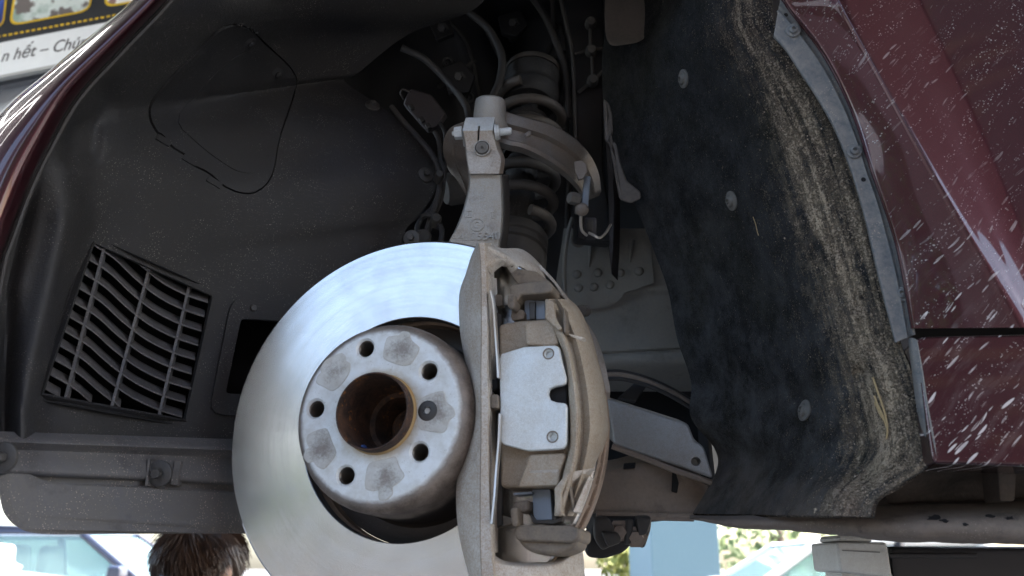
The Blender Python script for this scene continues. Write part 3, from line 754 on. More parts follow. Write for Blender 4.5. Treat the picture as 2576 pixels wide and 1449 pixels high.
# loose sand grains and pebbles standing on the felt
bm = bmesh.new(); cnt = 0
while cnt < 1500:
    v = random.random(); u = min(abs(random.gauss(.16, .13)), .6)
    o = crom([Vector((*p, 0)) for p in GO], v); i = crom([Vector((*p, 0)) for p in GI], v); c = o.lerp(i, u)
    if noise.noise(Vector((c.x / 45, c.y / 70, 1))) + random.uniform(-.6, .6) < .0 or c.y < -20: continue
    p, n = hit(feltb, c.x, c.y)
    if p is None: continue
    r = random.uniform(.0003, .00065) * (2.0 if random.random() < .04 else 1)
    a = n.orthogonal().normalized() * r; b = n.cross(a) * random.uniform(.6, 1.1)
    t = random.random() * 3; a, b = a * cos(t) + b * sin(t), b * cos(t) - a * sin(t)
    vs_ = [bm.verts.new(p + a * 1.3), bm.verts.new(p + b), bm.verts.new(p - a), bm.verts.new(p - b * .9), bm.verts.new(p + n * r * .9 + a * .2)]
    for k in range(4): bm.faces.new((vs_[k], vs_[(k + 1) % 4], vs_[4]))
    cnt += 1
obj("sand_grains", bm, dusty("sand", (.42, .34, .25), (.28, .22, .17), .5, .9, fine=900), felt_o, smooth=False, kind="stuff")
# ---- top flap of the rear liner
TF = round_poly([(1525, -120), (1660, -120), (1648, 70), (1610, 108), (1520, 120)], 4, .3)
obj("top_flap", prism([P(x, y, 1.0 - .0006 * (y + 50) * .3) for x, y in TF], Vector((0, .006, .004)), .002), MT['tan'], car, label="brown dusty flap with a rounded corner at the top of the arch")

# ---- dirty sill underside and the dark recess above it
SROWS = [[(1735, 1296, 1.02), (1735, 1303, 1.0), (1735, 1306, 1.02), (1735, 1300, 1.10)],
         [(1850, 1297, .95), (1850, 1310, .93), (1850, 1327, .95), (1850, 1310, 1.10)],
         [(2000, 1290, .90), (2000, 1312, .872), (2000, 1337, .90), (2000, 1315, 1.05)],
         [(2110, 1276, .87), (2110, 1312, .835), (2110, 1347, .86), (2110, 1325, 1.0)],
         [(2240, 1268, .85), (2240, 1312, .80), (2240, 1362, .825), (2240, 1335, .97)],
         [(2400, 1262, .84), (2400, 1310, .785), (2400, 1366, .81), (2400, 1340, .95)],
         [(2860, 1250, .83), (2860, 1308, .77), (2860, 1376, .79), (2860, 1345, .93)],
         [(4300, 1250, .82), (4300, 1315, .76), (4300, 1390, .78), (4300, 1355, .92)]]
rows = [[P(*c) for c in r] for r in SROWS]; sec = []
for i in range(91):
    ctl = [crom([r[k] for r in rows], i / 90) for k in range(4)]
    q = [crom(ctl, j / 14) for j in range(15)]
    q = [p + Vector((0, 1, .4)) * (.004 * noise.noise(p * 30) + .0025 * noise.noise(p * 90)) if 0 < k < 13 else p for k, p in enumerate(q)]
    sec.append(q)
obj("sill", solid_loft(sec), MT['sill'], car, label="mud coated underside of the sill with dark flaked patches", angle=70)
rows = [[P(*c) for c in r] for r in ([(2215, 1180, .79), (2225, 1230, .83), (2240, 1275, .86)], [(2340, 1166, .772), (2345, 1195, .83), (2345, 1270, .86)], [(2600, 1172, .765), (2600, 1195, .83), (2600, 1268, .86)], [(2860, 1180, .76), (2860, 1200, .83), (2860, 1260, .85)], [(4300, 1190, .755), (4300, 1210, .83), (4300, 1270, .85)])]
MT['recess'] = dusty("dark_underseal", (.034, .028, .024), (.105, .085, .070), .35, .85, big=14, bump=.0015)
dense = []
for i in range(41):
    ctl = [crom([r[k] for r in rows], i / 40) for k in range(3)]
    dense.append([crom(ctl, j / 12) + Vector((0, .006 * noise.noise(crom(ctl, j / 12) * 35), 0)) for j in range(13)])
bm = loft(dense); thicken(bm, .003); obj("sill_recess", bm, MT['recess'], car)
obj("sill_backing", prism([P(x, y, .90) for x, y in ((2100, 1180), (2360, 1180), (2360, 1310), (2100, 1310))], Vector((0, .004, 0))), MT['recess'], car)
obj("sill_rib", prism([P(x, y, .80) for x, y in ((2510, 1178), (2560, 1178), (2556, 1262), (2516, 1262))], Vector((0, .03, 0)), .003), MT['recess'], car)
for (x, y, r) in ((2352, 1305, 12), (2375, 1312, 7), (2490, 1300, 9), (2430, 1320, 6), (2540, 1305, 8)):   # flaked spots of bare underseal
    b2 = bmesh.new(); pts = []
    for k in range(12):
        a = k * pi / 6; rr = r * random.uniform(.5, 1.2); pts.append((x + rr * 1.6 * cos(a), y + rr * .6 * sin(a)))
    sb = bvh_of(bpy.data.objects["sill"])
    hs = [hit(sb, a, b, .0006) for a, b in pts]
    if all(h[0] for h in hs): obj("bare_patch", prism([h[0] for h in hs], Vector((0, .001, .0003))), MT['void'], bpy.data.objects["sill"])

# ================================================================== inside of the wheel well (body of the car)
AY = 1.34
rows = [[(820, -260, 1.10), (1000, -260, 1.2), (1250, -260, 1.26), (1450, -260, 1.26), (1700, -260, 1.18)],
        [(820, 0, 1.15), (1000, 0, 1.26), (1250, 0, 1.34), (1450, 0, 1.34), (1720, 0, 1.24)],
        [(820, 200, 1.18), (1000, 200, 1.32), (1250, 200, 1.40), (1450, 200, 1.40), (1740, 200, 1.30)],
        [(820, 420, 1.2), (1000, 420, 1.36), (1250, 420, 1.44), (1450, 420, 1.44), (1760, 420, 1.33)],
        [(820, 650, 1.2), (1000, 650, 1.38), (1250, 650, 1.46), (1450, 650, 1.44), (1760, 650, 1.33)],
        [(820, 1000, 1.2), (1000, 1000, 1.38), (1250, 1000, 1.46), (1450, 1000, 1.46), (1860, 1000, 1.40)],
        [(820, 1330, 1.2), (1000, 1330, 1.38), (1250, 1330, 1.46), (1450, 1330, 1.46), (1860, 1290, 1.40)]]
def apron_bulge(c, u, v):
    x, y, Y = c
    Y += .03 * math.exp(-(((x - 1390) / 118) ** 2 + ((y - 110) / 95) ** 2) ** 3)       # round tower recess
    Y -= .02 * math.exp(-((x - 1165 - .24 * y) / 60) ** 4) * (1 if y < 320 else 0)
    Y += .004 * noise.noise(Vector((x / 120, y / 110, 5)))
    return Vector((x, y, Y))
bm = loft(grid(rows, 90, 90, apron_bulge)); apb = tree_of(bm); thicken(bm, -.004)
apron = obj("inner_apron", bm, MT['apron'], car, label="dark inner body wall at the top of the wheel well")
def ap_tube(pts, r, lift=.004, name="apron_rib", mat='apron', n=24, sides=8):
    q = []
    for x, y in [tuple(v)[:2] for v in smooth_path([(x, y, 0) for x, y in pts], n)]:
        p, nn = hit(apb, x, y, lift); 
        if p is not None: q.append(p)
    return obj(name, tube(q, r, sides=sides), MT[mat], apron)
ap_tube([(1122, 42), (1165, 95), (1190, 160), (1202, 225), (1213, 262)], .0035, name="weld_seam", mat='rubber')
ap_tube([(1222, 82), (1245, 130), (1268, 172), (1285, 195)], .004, mat='rubber')
ap_tube([(1395, 98), (1380, 130), (1370, 168)], .004, mat='rubber')
ap_tube([(1100, 220), (1150, 185), (1194, 152)], .0035, mat='rubber')
ap_tube([(1282, 168), (1325, 160), (1370, 164), (1410, 178)], .004, mat='rubber')
ap_tube([(1400, -20), (1420, 55), (1440, 130), (1446, 220), (1448, 330), (1450, 420), (1452, 600)], .0045, .05, mat='spring')
for (x, y) in ((1128, 155), (1130, 178), (1145, 220), (1184, 245), (1398, 66), (1404, 148), (1268, 168), (1371, 166), (1286, 92), (1483, 75)):
    p, n = hit(apb, x, y, .001)
    o = obj("weld_stud", screw_bm(.0095, True, 'dome', .012), MT['blackbolt']); o.parent = apron
    o.matrix_local = Matrix.Translation(-origin(apron)) @ frame(p, n)
# hoses, brackets and clips crowding the top of the well
for pts, r in (([(1180, 30, 1.20), (1230, 75, 1.19), (1262, 140, 1.18), (1258, 200, 1.17), (1240, 245, 1.16)], .006), ([(1010, 120, 1.16), (1070, 150, 1.17), (1130, 210, 1.18), (1170, 262, 1.16), (1182, 310, 1.14)], .005), ([(1330, -20, 1.22), (1370, 40, 1.21), (1400, 110, 1.2), (1424, 190, 1.2), (1430, 300, 1.2)], .0055)):
    obj("hose", tube(smooth_path([P(*p) for p in pts], 30), r, sides=10), MT['cable'], apron)
for pts, Y_ in ((((1110, 170), (1160, 150), (1196, 190), (1180, 232), (1128, 236)), 1.27), (((1252, 40), (1310, 24), (1330, 62), (1300, 92), (1262, 84)), 1.28), (((1080, 60), (1130, 48), (1142, 84), (1098, 102)), 1.24), (((1200, 262), (1240, 250), (1252, 300), (1212, 318)), 1.25)):
    obj("bracket", prism([P(x, y, Y_) for x, y in pts], Vector((0, .02, .006)), .003, 2), MT['apron'], apron)
    cx_, cy_ = sum(p[0] for p in pts) / len(pts), sum(p[1] for p in pts) / len(pts)
    obj("bracket_nut", revolve([(0, .008), (.006, .008), (.0065, .006), (.0065, .0), (.011, -.001), (0, -.002)], frame(P(cx_, cy_, Y_), Vector((-.1, -1, -.3))), 6, closed=False), MT['blackbolt'], apron)
# upright box beam in front of the apron with its rods
bm = prism([P(x, y, 1.20) for x, y in ((1412, -60), (1520, -60), (1518, 420), (1545, 610), (1452, 600), (1449, 300), (1436, 110))], Vector((.0, .08, .02)), .004)
obj("tower_beam", bm, MT['apron'], car, label="dark upright beam beside the spring")
obj("beam_flange", tube(smooth_path([P(x, y, 1.19) for x, y in ((1402, -40), (1424, 60), (1440, 140), (1446, 300), (1449, 470))], 30), .0028), MT['rubber'], car)
for pts in (((1484, 60), (1486, 128)), ((1489, 135), (1491, 205)), ((1455, 232), (1491, 205), (1516, 180)), ((1447, 135), (1480, 125), (1516, 122))):
    obj("beam_rod", tube([P(x, y, 1.185) for x, y in pts], .0025), MT['rubber'], car)
for (x, y) in ((1486, 58), (1487, 128), (1491, 203)):
    obj("rod_knob", revolve([(0, .012), (.006, .011), (.0085, .004), (.0085, -.008), (0, -.01)], frame(P(x, y, 1.18), Vector((0, -1, -.2))), 14, closed=False), MT['rubber'], car)
# ribbed plates and cover behind the felt liner edge: grey lower body panels
GP = [(1415, 640), (1440, 600), (1560, 590), (1640, 640), (1672, 706), (1682, 770), (1680, 850), (1712, 960), (1760, 1010), (1500, 930), (1400, 940), (1380, 760)]
rows = [[(x0 + (x1 - x0) * t, y, 1.33 - .05 * t) for t in (0, .35, .7, 1)] for (y, x0, x1) in ((575, 1418, 1700), (620, 1412, 1720), (700, 1400, 1740), (800, 1390, 1760), (880, 1380, 1790), (945, 1370, 1850), (985, 1370, 1880))]
def gp_bulge(c, u, v):
    x, y, Y = c
    e = 838 - .14 * (x - 1500)
    line = 775 if x < 1500 else 775 - 38 * min((x - 1500) / 110, 1)
    Y -= .010 / (1 + math.exp((y - line) / 4))
    Y += .005 * math.exp(-((y - 892 + .06 * (x - 1500)) / 3.5) ** 2)
    if y > 905: Y += .06 * ((y - 905) / 60) ** 1.6
    return Vector((x, y, Y))
bm = loft(grid(rows, 60, 110, gp_bulge)); gpb = tree_of(bm); thicken(bm, -.003)
gpanel = obj("lower_body_panel", bm, MT['panel'], car, label="grey dusty body panel seen between brake and felt liner")
BR = [(1420, 640), (1424, 600), (1440, 580), (1560, 580), (1640, 622), (1646, 715), (1610, 725), (1572, 738), (1530, 768), (1432, 775), (1418, 720)]
bp = obj("panel_bracket", sheet_on(gpb, BR, .006, .003), MT['panel'], car, label="grey bracket plate with two rows of rivets")
bpb = bvh_of(bp)
src = obj("rivet", screw_bm(.0068, False, 'dome', .004), MT['panel'])
b2 = bmesh.new(); revolve([(0, .0034), (.0035, .0032), (.0062, .0018), (.0068, 0), (0, -.001)], Matrix.Identity(4), 16, b2, closed=False); bmesh.ops.recalc_face_normals(b2, faces=b2.faces)
for f in b2.faces: f.smooth = True
b2.to_mesh(src.data); b2.free()
ms = []
for (x, y) in ((1451, 690), (1504, 686), (1560, 686), (1608, 682), (1455, 724), (1494, 722), (1534, 716)):
    p, n = hit(bpb, x, y)
    if p is not None: ms.append(frame(p, n))
copies(src, ms, "rivet", bp)
for (a, b) in (((1488, 615), (1482, 672)), ((1590, 605), (1585, 662))):
    p, q = hit(bpb, *a, .002)[0], hit(bpb, *b, .001)[0]
    if p and q: obj("pressed_rib", tube([p, p.lerp(q, .6), q], [.0045, .003, .0008]), MT['panel'], bp)
obj("bracket_flange", tube(smooth_path([P(*p) for p in ((1440, 548, 1.27), (1428, 590, 1.27), (1421, 640, 1.275), (1419, 700, 1.28), (1424, 760, 1.29))], 20), .0032), MT['panel'], bp)
src = obj("flange_bolt", screw_bm(.0115, True, 'hex', .014), MT['bolt']); ms = []
for (x, y) in ((1456, 603), (1540, 604)): ms.append(frame(P(x, y, 1.28), Vector((-.1, -1, -.35))))
copies(src, ms, "flange_bolt", bp)
# knife-like bracket blade hanging beside the beam
obj("bracket_blade", prism([P(x, y, 1.16) for x, y in ((1523, 255), (1537, 275), (1542, 340), (1535, 365), (1541, 420), (1545, 520), (1542, 630), (1538, 690), (1532, 640), (1530, 480), (1524, 360))], Vector((.012, .03, 0)), .001), MT['apron'], car)
obj("side_bracket", prism([P(x, y, 1.02) for x, y in ((1519, 247), (1532, 258), (1541, 285), (1543, 332), (1537, 352), (1551, 360), (1562, 410), (1578, 455), (1612, 482), (1614, 500), (1586, 512), (1560, 502), (1548, 440), (1536, 366), (1522, 350))], Vector((.0, .010, .004)), .003), MT['tan'], car)

# rail, pipe and lower arm seen under the grey panel
car_rail = [(1526, 1000), (1732, 1066), (1748, 1108), (1772, 1124), (1797, 1206), (1543, 1117)]
rail = obj("subframe_rail", prism([P(x, y, 1.10 - .0002 * (x - 1520)) for x, y in car_rail], Vector((0, .05, .012)), .004, 3), MT['rail'], car, label="scuffed grey aluminium rail under the body")
cut(rail, revolve([(0, -.02), (.0052, -.02), (.0052, .03), (0, .03)], frame(P(1752, 1160, 1.05), Vector((0, -1, 0))), 16, closed=False))
obj("hole_backing", prism([P(x, y, 1.075) for x, y in ((1740, 1148), (1764, 1148), (1764, 1172), (1740, 1172))], Vector((0, .003, 0))), MT['void'], rail)
obj("rail_edge", tube([P(x, y, 1.06) for x, y in ((1540, 1122), (1620, 1152), (1700, 1184), (1790, 1214))], .0035), MT['brown'], car)
for k, (dy, r, m_) in enumerate(((0, .0035, 'cable'), (9, .0048, 'brown'), (17, .003, 'cable'))):
    obj("brake_pipe", tube(smooth_path([P(x, y + dy, 1.24 - .03 * k * .3) for x, y in ((1500, 938), (1560, 936), (1620, 950), (1680, 975), (1745, 1012))], 24), r), MT[m_], car)
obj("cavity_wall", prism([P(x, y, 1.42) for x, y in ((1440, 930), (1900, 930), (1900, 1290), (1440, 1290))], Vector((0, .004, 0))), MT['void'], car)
obj("cavity_strut", prism([P(x, y, 1.27) for x, y in ((1555, 1000), (1600, 960), (1635, 960), (1600, 1010))], Vector((0, .02, 0)), .002), MT['apron'], car)
la = [(1480, 1190), (1560, 1180), (1620, 1163), (1650, 1163), (1720, 1190), (1788, 1212), (1790, 1260), (1770, 1298), (1540, 1298), (1480, 1295)]
arm = obj("lower_crossmember", prism([P(x, y, 1.11) for x, y in la], Vector((0, .07, .02)), .008, 3), MT['brown'], car, label="rusty brown crossmember below the grey rail")
obj("crossmember_slot", prism([P(x, y, 1.1065) for x, y in ((1692, 1186), (1700, 1186), (1708, 1215), (1704, 1240), (1690, 1236))], Vector((0, .004, 0)), .001), MT['void'], arm)
obj("crossmember_slot", prism([P(x, y, 1.1065) for x, y in ((1570, 1165), (1600, 1163), (1598, 1178), (1568, 1180))], Vector((0, .004, 0)), .001), MT['void'], arm)
obj("crossmember_lip", tube([P(x, y, 1.09) for x, y in ((1500, 1295), (1620, 1299), (1745, 1302))], .0045), MT['brown'], arm)
# closing panels of the body (bonnet, tower top, bulkhead) that keep the daylight out of the well
for nm, q in (("bonnet", [(-.75, .66, 2.36), (.75, .66, 2.40), (.75, 2.2, 2.45), (-.75, 2.2, 2.42)]), ("bulkhead", [(-.62, 1.52, 1.36), (.75, 1.52, 1.36), (.75, 1.52, 2.38), (-.62, 1.52, 2.36)])):
    obj(nm, prism([Vector(p) for p in q], Vector((0, 0, .012)) if nm == "bonnet" else Vector((0, .012, 0)), .004), MT['maroon_clean'] if nm == "bonnet" else MT['apron'], car)
obj("tower_roof", prism([P(x, y, Y) for x, y, Y in ((380, -240, .80), (2000, -200, .80), (1760, -200, 1.5), (700, -230, 1.5))], Vector((0, 0, .01))), MT['apron'], car)
obj("tower_side", prism([P(x, y, Y) for x, y, Y in ((1640, -230, 1.1), (1640, -230, 1.5), (1900, 1290, 1.5), (1800, 1290, 1.1))], Vector((.004, 0, 0))), MT['apron'], car)

# ================================================================== wiring
def cable_thing(name, label, cat, paths, mat='cable', part="cable"):
    L0 = P(*paths[0][0][len(paths[0][0]) // 2]); t = thing(name, label, cat, L0)
    for pts, r in paths: obj(part, tube(smooth_path([P(*p) for p in pts], 36), r, sides=8), MT[mat], t)
    return t
har = cable_thing("wiring_harness", "dusty black wiring harness running down the edge of the front liner", "wiring", [
    ([(985, 268, 1.07), (1010, 300, 1.065), (1050, 345, 1.06), (1088, 392, 1.06), (1103, 430, 1.06), (1105, 470, 1.06), (1098, 510, 1.06), (1080, 560, 1.06), (1068, 605, 1.06), (1064, 640, 1.06)], .0036),
    ([(1094, 332, 1.08), (1104, 355, 1.075), (1108, 400, 1.07), (1116, 440, 1.07), (1110, 500, 1.07), (1090, 550, 1.07), (1076, 590, 1.07), (1070, 630, 1.07)], .0030),
    ([(1108, 310, 1.1), (1120, 340, 1.09), (1120, 400, 1.08), (1118, 450, 1.08)], .0026),
    ([(1062, 545, 1.055), (1078, 540, 1.05), (1095, 552, 1.05), (1108, 568, 1.05), (1112, 590, 1.05), (1106, 615, 1.05)], .0034)])
for (x, y, r) in ((1064, 600, .010), (1096, 555, .007), (1104, 445, .006)):
    obj("cable_clip", revolve([(0, -.008), (r, -.008), (r, .006), (r * .7, .009), (0, .009)], frame(P(x, y, 1.05), Vector((.2, -1, .1))), 16, closed=False), MT['rubber'], har)
obj("connector", prism([P(x, y, 1.045) for x, y in ((1086, 546), (1110, 552), (1106, 568), (1084, 560))], Vector((0, .02, 0)), .002), MT['module'], har)
# control module on the apron
mod = thing("control_module", "dark boxy control module with connector lugs at the top left of the well", "module", P(1062, 270, 1.12))
obj("housing", prism([P(x, y, 1.10) for x, y in ((1033, 222), (1085, 237), (1122, 285), (1100, 318), (1072, 328), (1014, 262), (1020, 244))], Vector((0, .03, .01)), .003, 3), MT['module'], mod)
for (x, y) in ((1034, 268), (1060, 300), (1076, 316)):
    obj("lug", prism([P(x + a, y + b, 1.095) for a, b in ((-9, -5), (2, -9), (10, 2), (0, 8))], Vector((0, .012, 0)), .0015), MT['liner'], mod)
obj("wire_loop", tube(smooth_path([P(*p) for p in ((1016, 250, 1.11), (1008, 235, 1.1), (1014, 225, 1.1), (1032, 232, 1.1))], 14), .0015), MT['cable'], mod)

# ================================================================== spring strut
strut = thing("spring_strut", "dusty coil spring and damper strut standing behind the knuckle", "suspension strut", P(1300, 640, 1.15))
top, low = P(1340, 205, 1.22), P(1288, 628, 1.15)
ax = (top - low).normalized(); SM = frame(low, ax); H = (top - low).length
kpx = 1.15 / 2300
rad_c = 66 * 1.17 / 2300 * 1.04
def helix(z0, z1, turns, rr, ph): return [SM @ Vector((rr * cos(ph + 2 * pi * turns * i / (int(turns * 40))), rr * sin(ph + 2 * pi * turns * i / (int(turns * 40))), z0 + (z1 - z0) * i / int(turns * 40))) for i in range(int(turns * 40) + 1)]
pitch_px = 62
turns = (H * .86) / .0440
rr_, rw = .0490, .0074
obj("coil_spring", tube(helix(.036, H * .86, turns, rr_, 2.4), rw, sides=12), MT['spring'], strut)
obj("damper_tube", revolve([(0, -.06), (.022, -.06), (.022, H * .5), (.012, H * .5), (.012, H * .9), (0, H * .9)], SM, 28, closed=False), MT['liner'], strut)
obj("damper_gaiter", revolve([(.028 + .003 * (k % 2), H * .52 + k * .004) for k in range(18)], SM, 28, closed=False), MT['liner'], strut)
obj("lower_perch", revolve([(0, .026), (.042, .026), (.0465, .020), (.047, .010), (.044, .008), (.044, .004), (.047, .002), (.047, -.002), (.0435, -.004), (.0435, -.008), (.0475, -.010), (.0475, -.030), (.043, -.036), (.030, -.06), (0, -.06)], SM, 44, closed=False), MT['rubber'], strut)
TM = SM @ Matrix.Translation((0, 0, H * .86))
obj("top_mount", revolve([(0, -.004), (.036, -.004), (.042, .004), (.043, .018), (.040, .022), (.040, .030), (.043, .034), (.043, .050), (.036, .058), (0, .058)], TM, 44, closed=False), MT['liner'], strut)
obj("top_rim", revolve([(.036, .056), (.043, .053), (.044, .058), (.042, .063), (.036, .063)], TM, 44), MT['spring'], strut)

# ================================================================== upper control arm
ucaT = thing("wishbone", "forged upper wishbone curving round the spring from its ball joint boss", "wishbone", P(1233, 300, 1.03))
def ribbon(top_pts, bot_pts, depth, name, mat, n=40, crown=.006):
    """a forged arm: upper and lower edge curves, real thickness, crowned web"""
    T = smooth_path([P(*p) for p in top_pts], n); B = smooth_path([P(*p) for p in bot_pts], n); rows = []
    for a, b in zip(T, B):
        d = (b - a); nrm = Vector((0, -1, -.15)).normalized()
        rows.append([a + nrm * -depth, a + nrm * crown * .4, a.lerp(b, .06) + nrm * crown, a.lerp(b, .38) + nrm * crown * 1.0, a.lerp(b, .46) - nrm * crown * .4, a.lerp(b, .80) - nrm * crown * .5, a.lerp(b, .88) + nrm * crown * .7, b + nrm * crown * .4, b - nrm * depth])
    return obj(name, solid_loft(rows), MT[mat], ucaT, angle=50)
ribbon([(1240, 262, 1.00), (1276, 283, .995), (1330, 300, 1.00), (1395, 319, 1.02), (1450, 353, 1.05), (1486, 394, 1.08), (1506, 438, 1.11), (1512, 482, 1.13)],
       [(1240, 350, .995), (1274, 364, .99), (1318, 374, .992), (1368, 398, 1.01), (1418, 431, 1.04), (1448, 460, 1.075), (1462, 480, 1.105), (1470, 500, 1.13)], .022, "arm_web", 'arm', 44, .006)
ribbon([(1232, 285, 1.00), (1190, 300, 1.00), (1160, 310, 1.01), (1132, 324, 1.025), (1117, 352, 1.045), (1115, 384, 1.06), (1125, 415, 1.08), (1148, 450, 1.10), (1168, 492, 1.12)],
       [(1232, 350, 1.0), (1215, 352, 1.0), (1200, 356, 1.01), (1185, 368, 1.02), (1180, 385, 1.035), (1180, 405, 1.05), (1182, 425, 1.07), (1186, 455, 1.09), (1192, 495, 1.11)], .020, "arm_web", 'arm', 40, .004)
bo, ba = P(1232, 292, .985), Vector((.06, -.22, 1)).normalized()
obj("ball_joint_boss", revolve([(0, .022), (.0145, .0215), (.0178, .019), (.0188, .013), (.0195, -.004), (.023, -.012), (.023, -.02), (0, -.02)], frame(bo, ba), 40, closed=False), MT['alu'], ucaT)
b2 = bmesh.new()
tube(smooth_path([P(1322, 343, .985), P(1330, 337, .985), P(1333, 331, .987)], 6), [.0022, .003, .0035, .0035, .003, .0022, .0015], b2, 8)
obj("casting_nib", b2, MT['arm'], ucaT)
obj("bush", revolve([(0, -.03), (.019, -.03), (.022, -.024), (.022, .02), (.019, .028), (0, .028)], frame(P(1172, 470, 1.13), Vector((1, .3, .3))), 26, closed=False), MT['rubber'], ucaT)
obj("sensor_bracket", prism([P(x, y, 1.045) for x, y in ((1445, 405), (1462, 402), (1475, 412), (1478, 432), (1468, 448), (1456, 452), (1446, 430))], Vector((0, .006, 0)), .0015), MT['arm'], ucaT)

# ride height link
lk = thing("sensor_link", "small ride height sensor link with ball ends below the right leg of the wishbone", "sensor link", P(1465, 520, 1.08))
obj("link_rod", prism([P(x, y, 1.06) for x, y in ((1470, 440), (1487, 442), (1480, 520), (1462, 520))], Vector((0, .008, 0)), .002), MT['pad'], lk)
for (x, y, r) in ((1464, 527, .0085), (1440, 500, .0065)):
    b2 = bmesh.new(); bmesh.ops.create_uvsphere(b2, u_segments=16, v_segments=10, radius=r, matrix=Matrix.Translation(P(x, y, 1.06))); obj("ball_end", b2, MT['arm'], lk)
obj("link_pin", tube([P(1440, 500, 1.06), P(1464, 527, 1.06)], .003), MT['bolt'], lk)
obj("link_plate", prism([P(x, y, 1.062) for x, y in ((1448, 488), (1456, 488), (1454, 536), (1446, 536))], Vector((0, .005, 0)), .001), MT['bolt'], lk)
obj("link_nut", revolve([(0, .008), (.007, .008), (.008, .005), (.008, -.005), (0, -.006)], frame(P(1446, 500, 1.055), Vector((-1, -.5, 0))), 6, closed=False), MT['bolt'], lk)
obj("connector", prism([P(x, y, 1.10) for x, y in ((1470, 545), (1502, 545), (1500, 595), (1472, 595))], Vector((0, .02, 0)), .003), MT['module'], lk)
obj("connector_face", prism([P(x, y, 1.098) for x, y in ((1476, 552), (1493, 552), (1492, 580), (1477, 580))], Vector((0, .004, 0)), .001), MT['rubber'], lk)
obj("lead", tube(smooth_path([P(*p) for p in ((1462, 538, 1.07), (1461, 560, 1.075), (1464, 580, 1.08), (1476, 592, 1.09))], 14), .0018), MT['steelclip'], lk)
obj("lead", tube(smooth_path([P(*p) for p in ((1482, 586, 1.09), (1494, 592, 1.085), (1508, 598, 1.085), (1522, 588, 1.1), (1536, 565, 1.12))], 16), .0018), MT['steelclip'], lk)

# ================================================================== knuckle
kn = thing("steering_knuckle", "cast grey steering knuckle arm rising behind the disc to a slotted clamp", "steering knuckle", P(1205, 640, .97))
KY = .945
def kp(x, y, d=0): return P(x, y, KY + d)
armL = [(1179, 436), (1178, 470), (1165, 525), (1146, 575), (1126, 615), (1110, 680), (1100, 760)]
armR = [(1262, 440), (1264, 470), (1266, 525), (1264, 575), (1258, 615), (1252, 680), (1250, 760)]
rows = []
for i in range(31):
    t = i / 30; a = crom([Vector((*p, 0)) for p in armL], t); b = crom([Vector((*p, 0)) for p in armR], t)
    wd = b.x - a.x; dy = .01 + .0 * t
    rows.append([kp(a.x + 1, a.y, .030), kp(a.x, a.y, .004), kp(a.x + 4, a.y, .0005), kp(a.x + wd * .5, a.y, -.002), kp(b.x - 5, b.y, .0), kp(b.x - .5, b.y, .003), kp(b.x + 13, b.y, .032), kp(b.x + 13, b.y, .036)])
knarm = obj("arm", solid_loft(rows), MT['alu'], kn, angle=35)
obj("arm_side", solid_loft([[kp(crom([Vector((*p, 0)) for p in armR], i / 20).x + q, crom([Vector((*p, 0)) for p in armR], i / 20).y, d) for q, d in ((0.5, .003), (14, .034), (17, .034), (2.5, .003))] for i in range(21)]), MT['rubber'], kn)
HL = [(1163, 329), (1168, 355), (1171, 380), (1173, 400), (1179, 437)]
HR = [(1240, 328), (1246, 350), (1254, 378), (1262, 402), (1258, 437)]
rows = []
DH = [-.006, .0, .004, -.001, -.006]
for i in range(25):
    t = i / 24; a = crom([Vector((*p, 0)) for p in HL], t); b = crom([Vector((*p, 0)) for p in HR], t)
    k = t * 4; d = DH[min(int(k), 3)] + (DH[min(int(k) + 1, 4)] - DH[min(int(k), 3)]) * (k - min(int(k), 3))
    rows.append([kp(a.x, a.y, .036), kp(a.x, a.y, d + .002), kp(a.x + 3, a.y, d - .001), kp((a.x + b.x) / 2, a.y, d - .0015), kp(b.x - 3, b.y, d - .001), kp(b.x, b.y, d + .002), kp(b.x + 8, b.y, .036)])
head = obj("clamp_face", solid_loft(rows), MT['caliper'], kn, angle=35)
topb = prism([kp(1162, 329, -.006), kp(1240, 328, -.006), kp(1246, 293, .012), kp(1171, 295, .012)], Vector((0, .03, -.006)), .0015, 2)
clampt = obj("clamp_top", topb, MT['plate'], kn, label="bright machined top of the clamp")
for o in (head, clampt):
    cut(o, prism([kp(1201, 285, -.03), kp(1206, 285, -.03), kp(1203, 330, -.03), kp(1212, 358, -.03), kp(1206, 360, -.03), kp(1198, 330, -.03)], Vector((0, .06, 0))))
so = kp(1213, 373, -.003)
obj("ball_stud", revolve([(0, .004), (.0005, .0045), (.0018, .0045), (.002, .0035), (.0068, .0035), (.0078, .002), (.0078, -.008), (0, -.008)], frame(so, Vector((-.05, -1, -.12))), 28, closed=False), MT['bolt'], kn)
obj("stud_ring", revolve([(.0082, .0022), (.0094, .0022), (.0094, -.004), (.0082, -.004)], frame(so, Vector((-.05, -1, -.12))), 28), MT['alu'], kn)
obj("stud_cap", revolve([(0, .005), (.0015, .005), (.0018, .003), (0, .003)], frame(so, Vector((-.05, -1, -.12))), 12, closed=False), MT['rubber'], kn)
# pinch bolt and nut
bx = Vector((1, -.12, .05)).normalized()
obj("pinch_bolt", revolve([(0, .018), (.0035, .018), (.0045, .015), (.0045, .004), (.0085, .004), (.0085, .0015), (.0095, .0015), (.0095, -.001), (0, -.001)], frame(kp(1248, 333, .006), bx), 20, closed=False), MT['plate'], kn)
obj("pinch_nut", revolve([(0, .012), (.0025, .012), (.003, .009), (.007, .009), (.0075, .007), (.0075, 0), (0, 0)], frame(kp(1163, 334, .006), -bx), 6, closed=False), MT['plate'], kn)
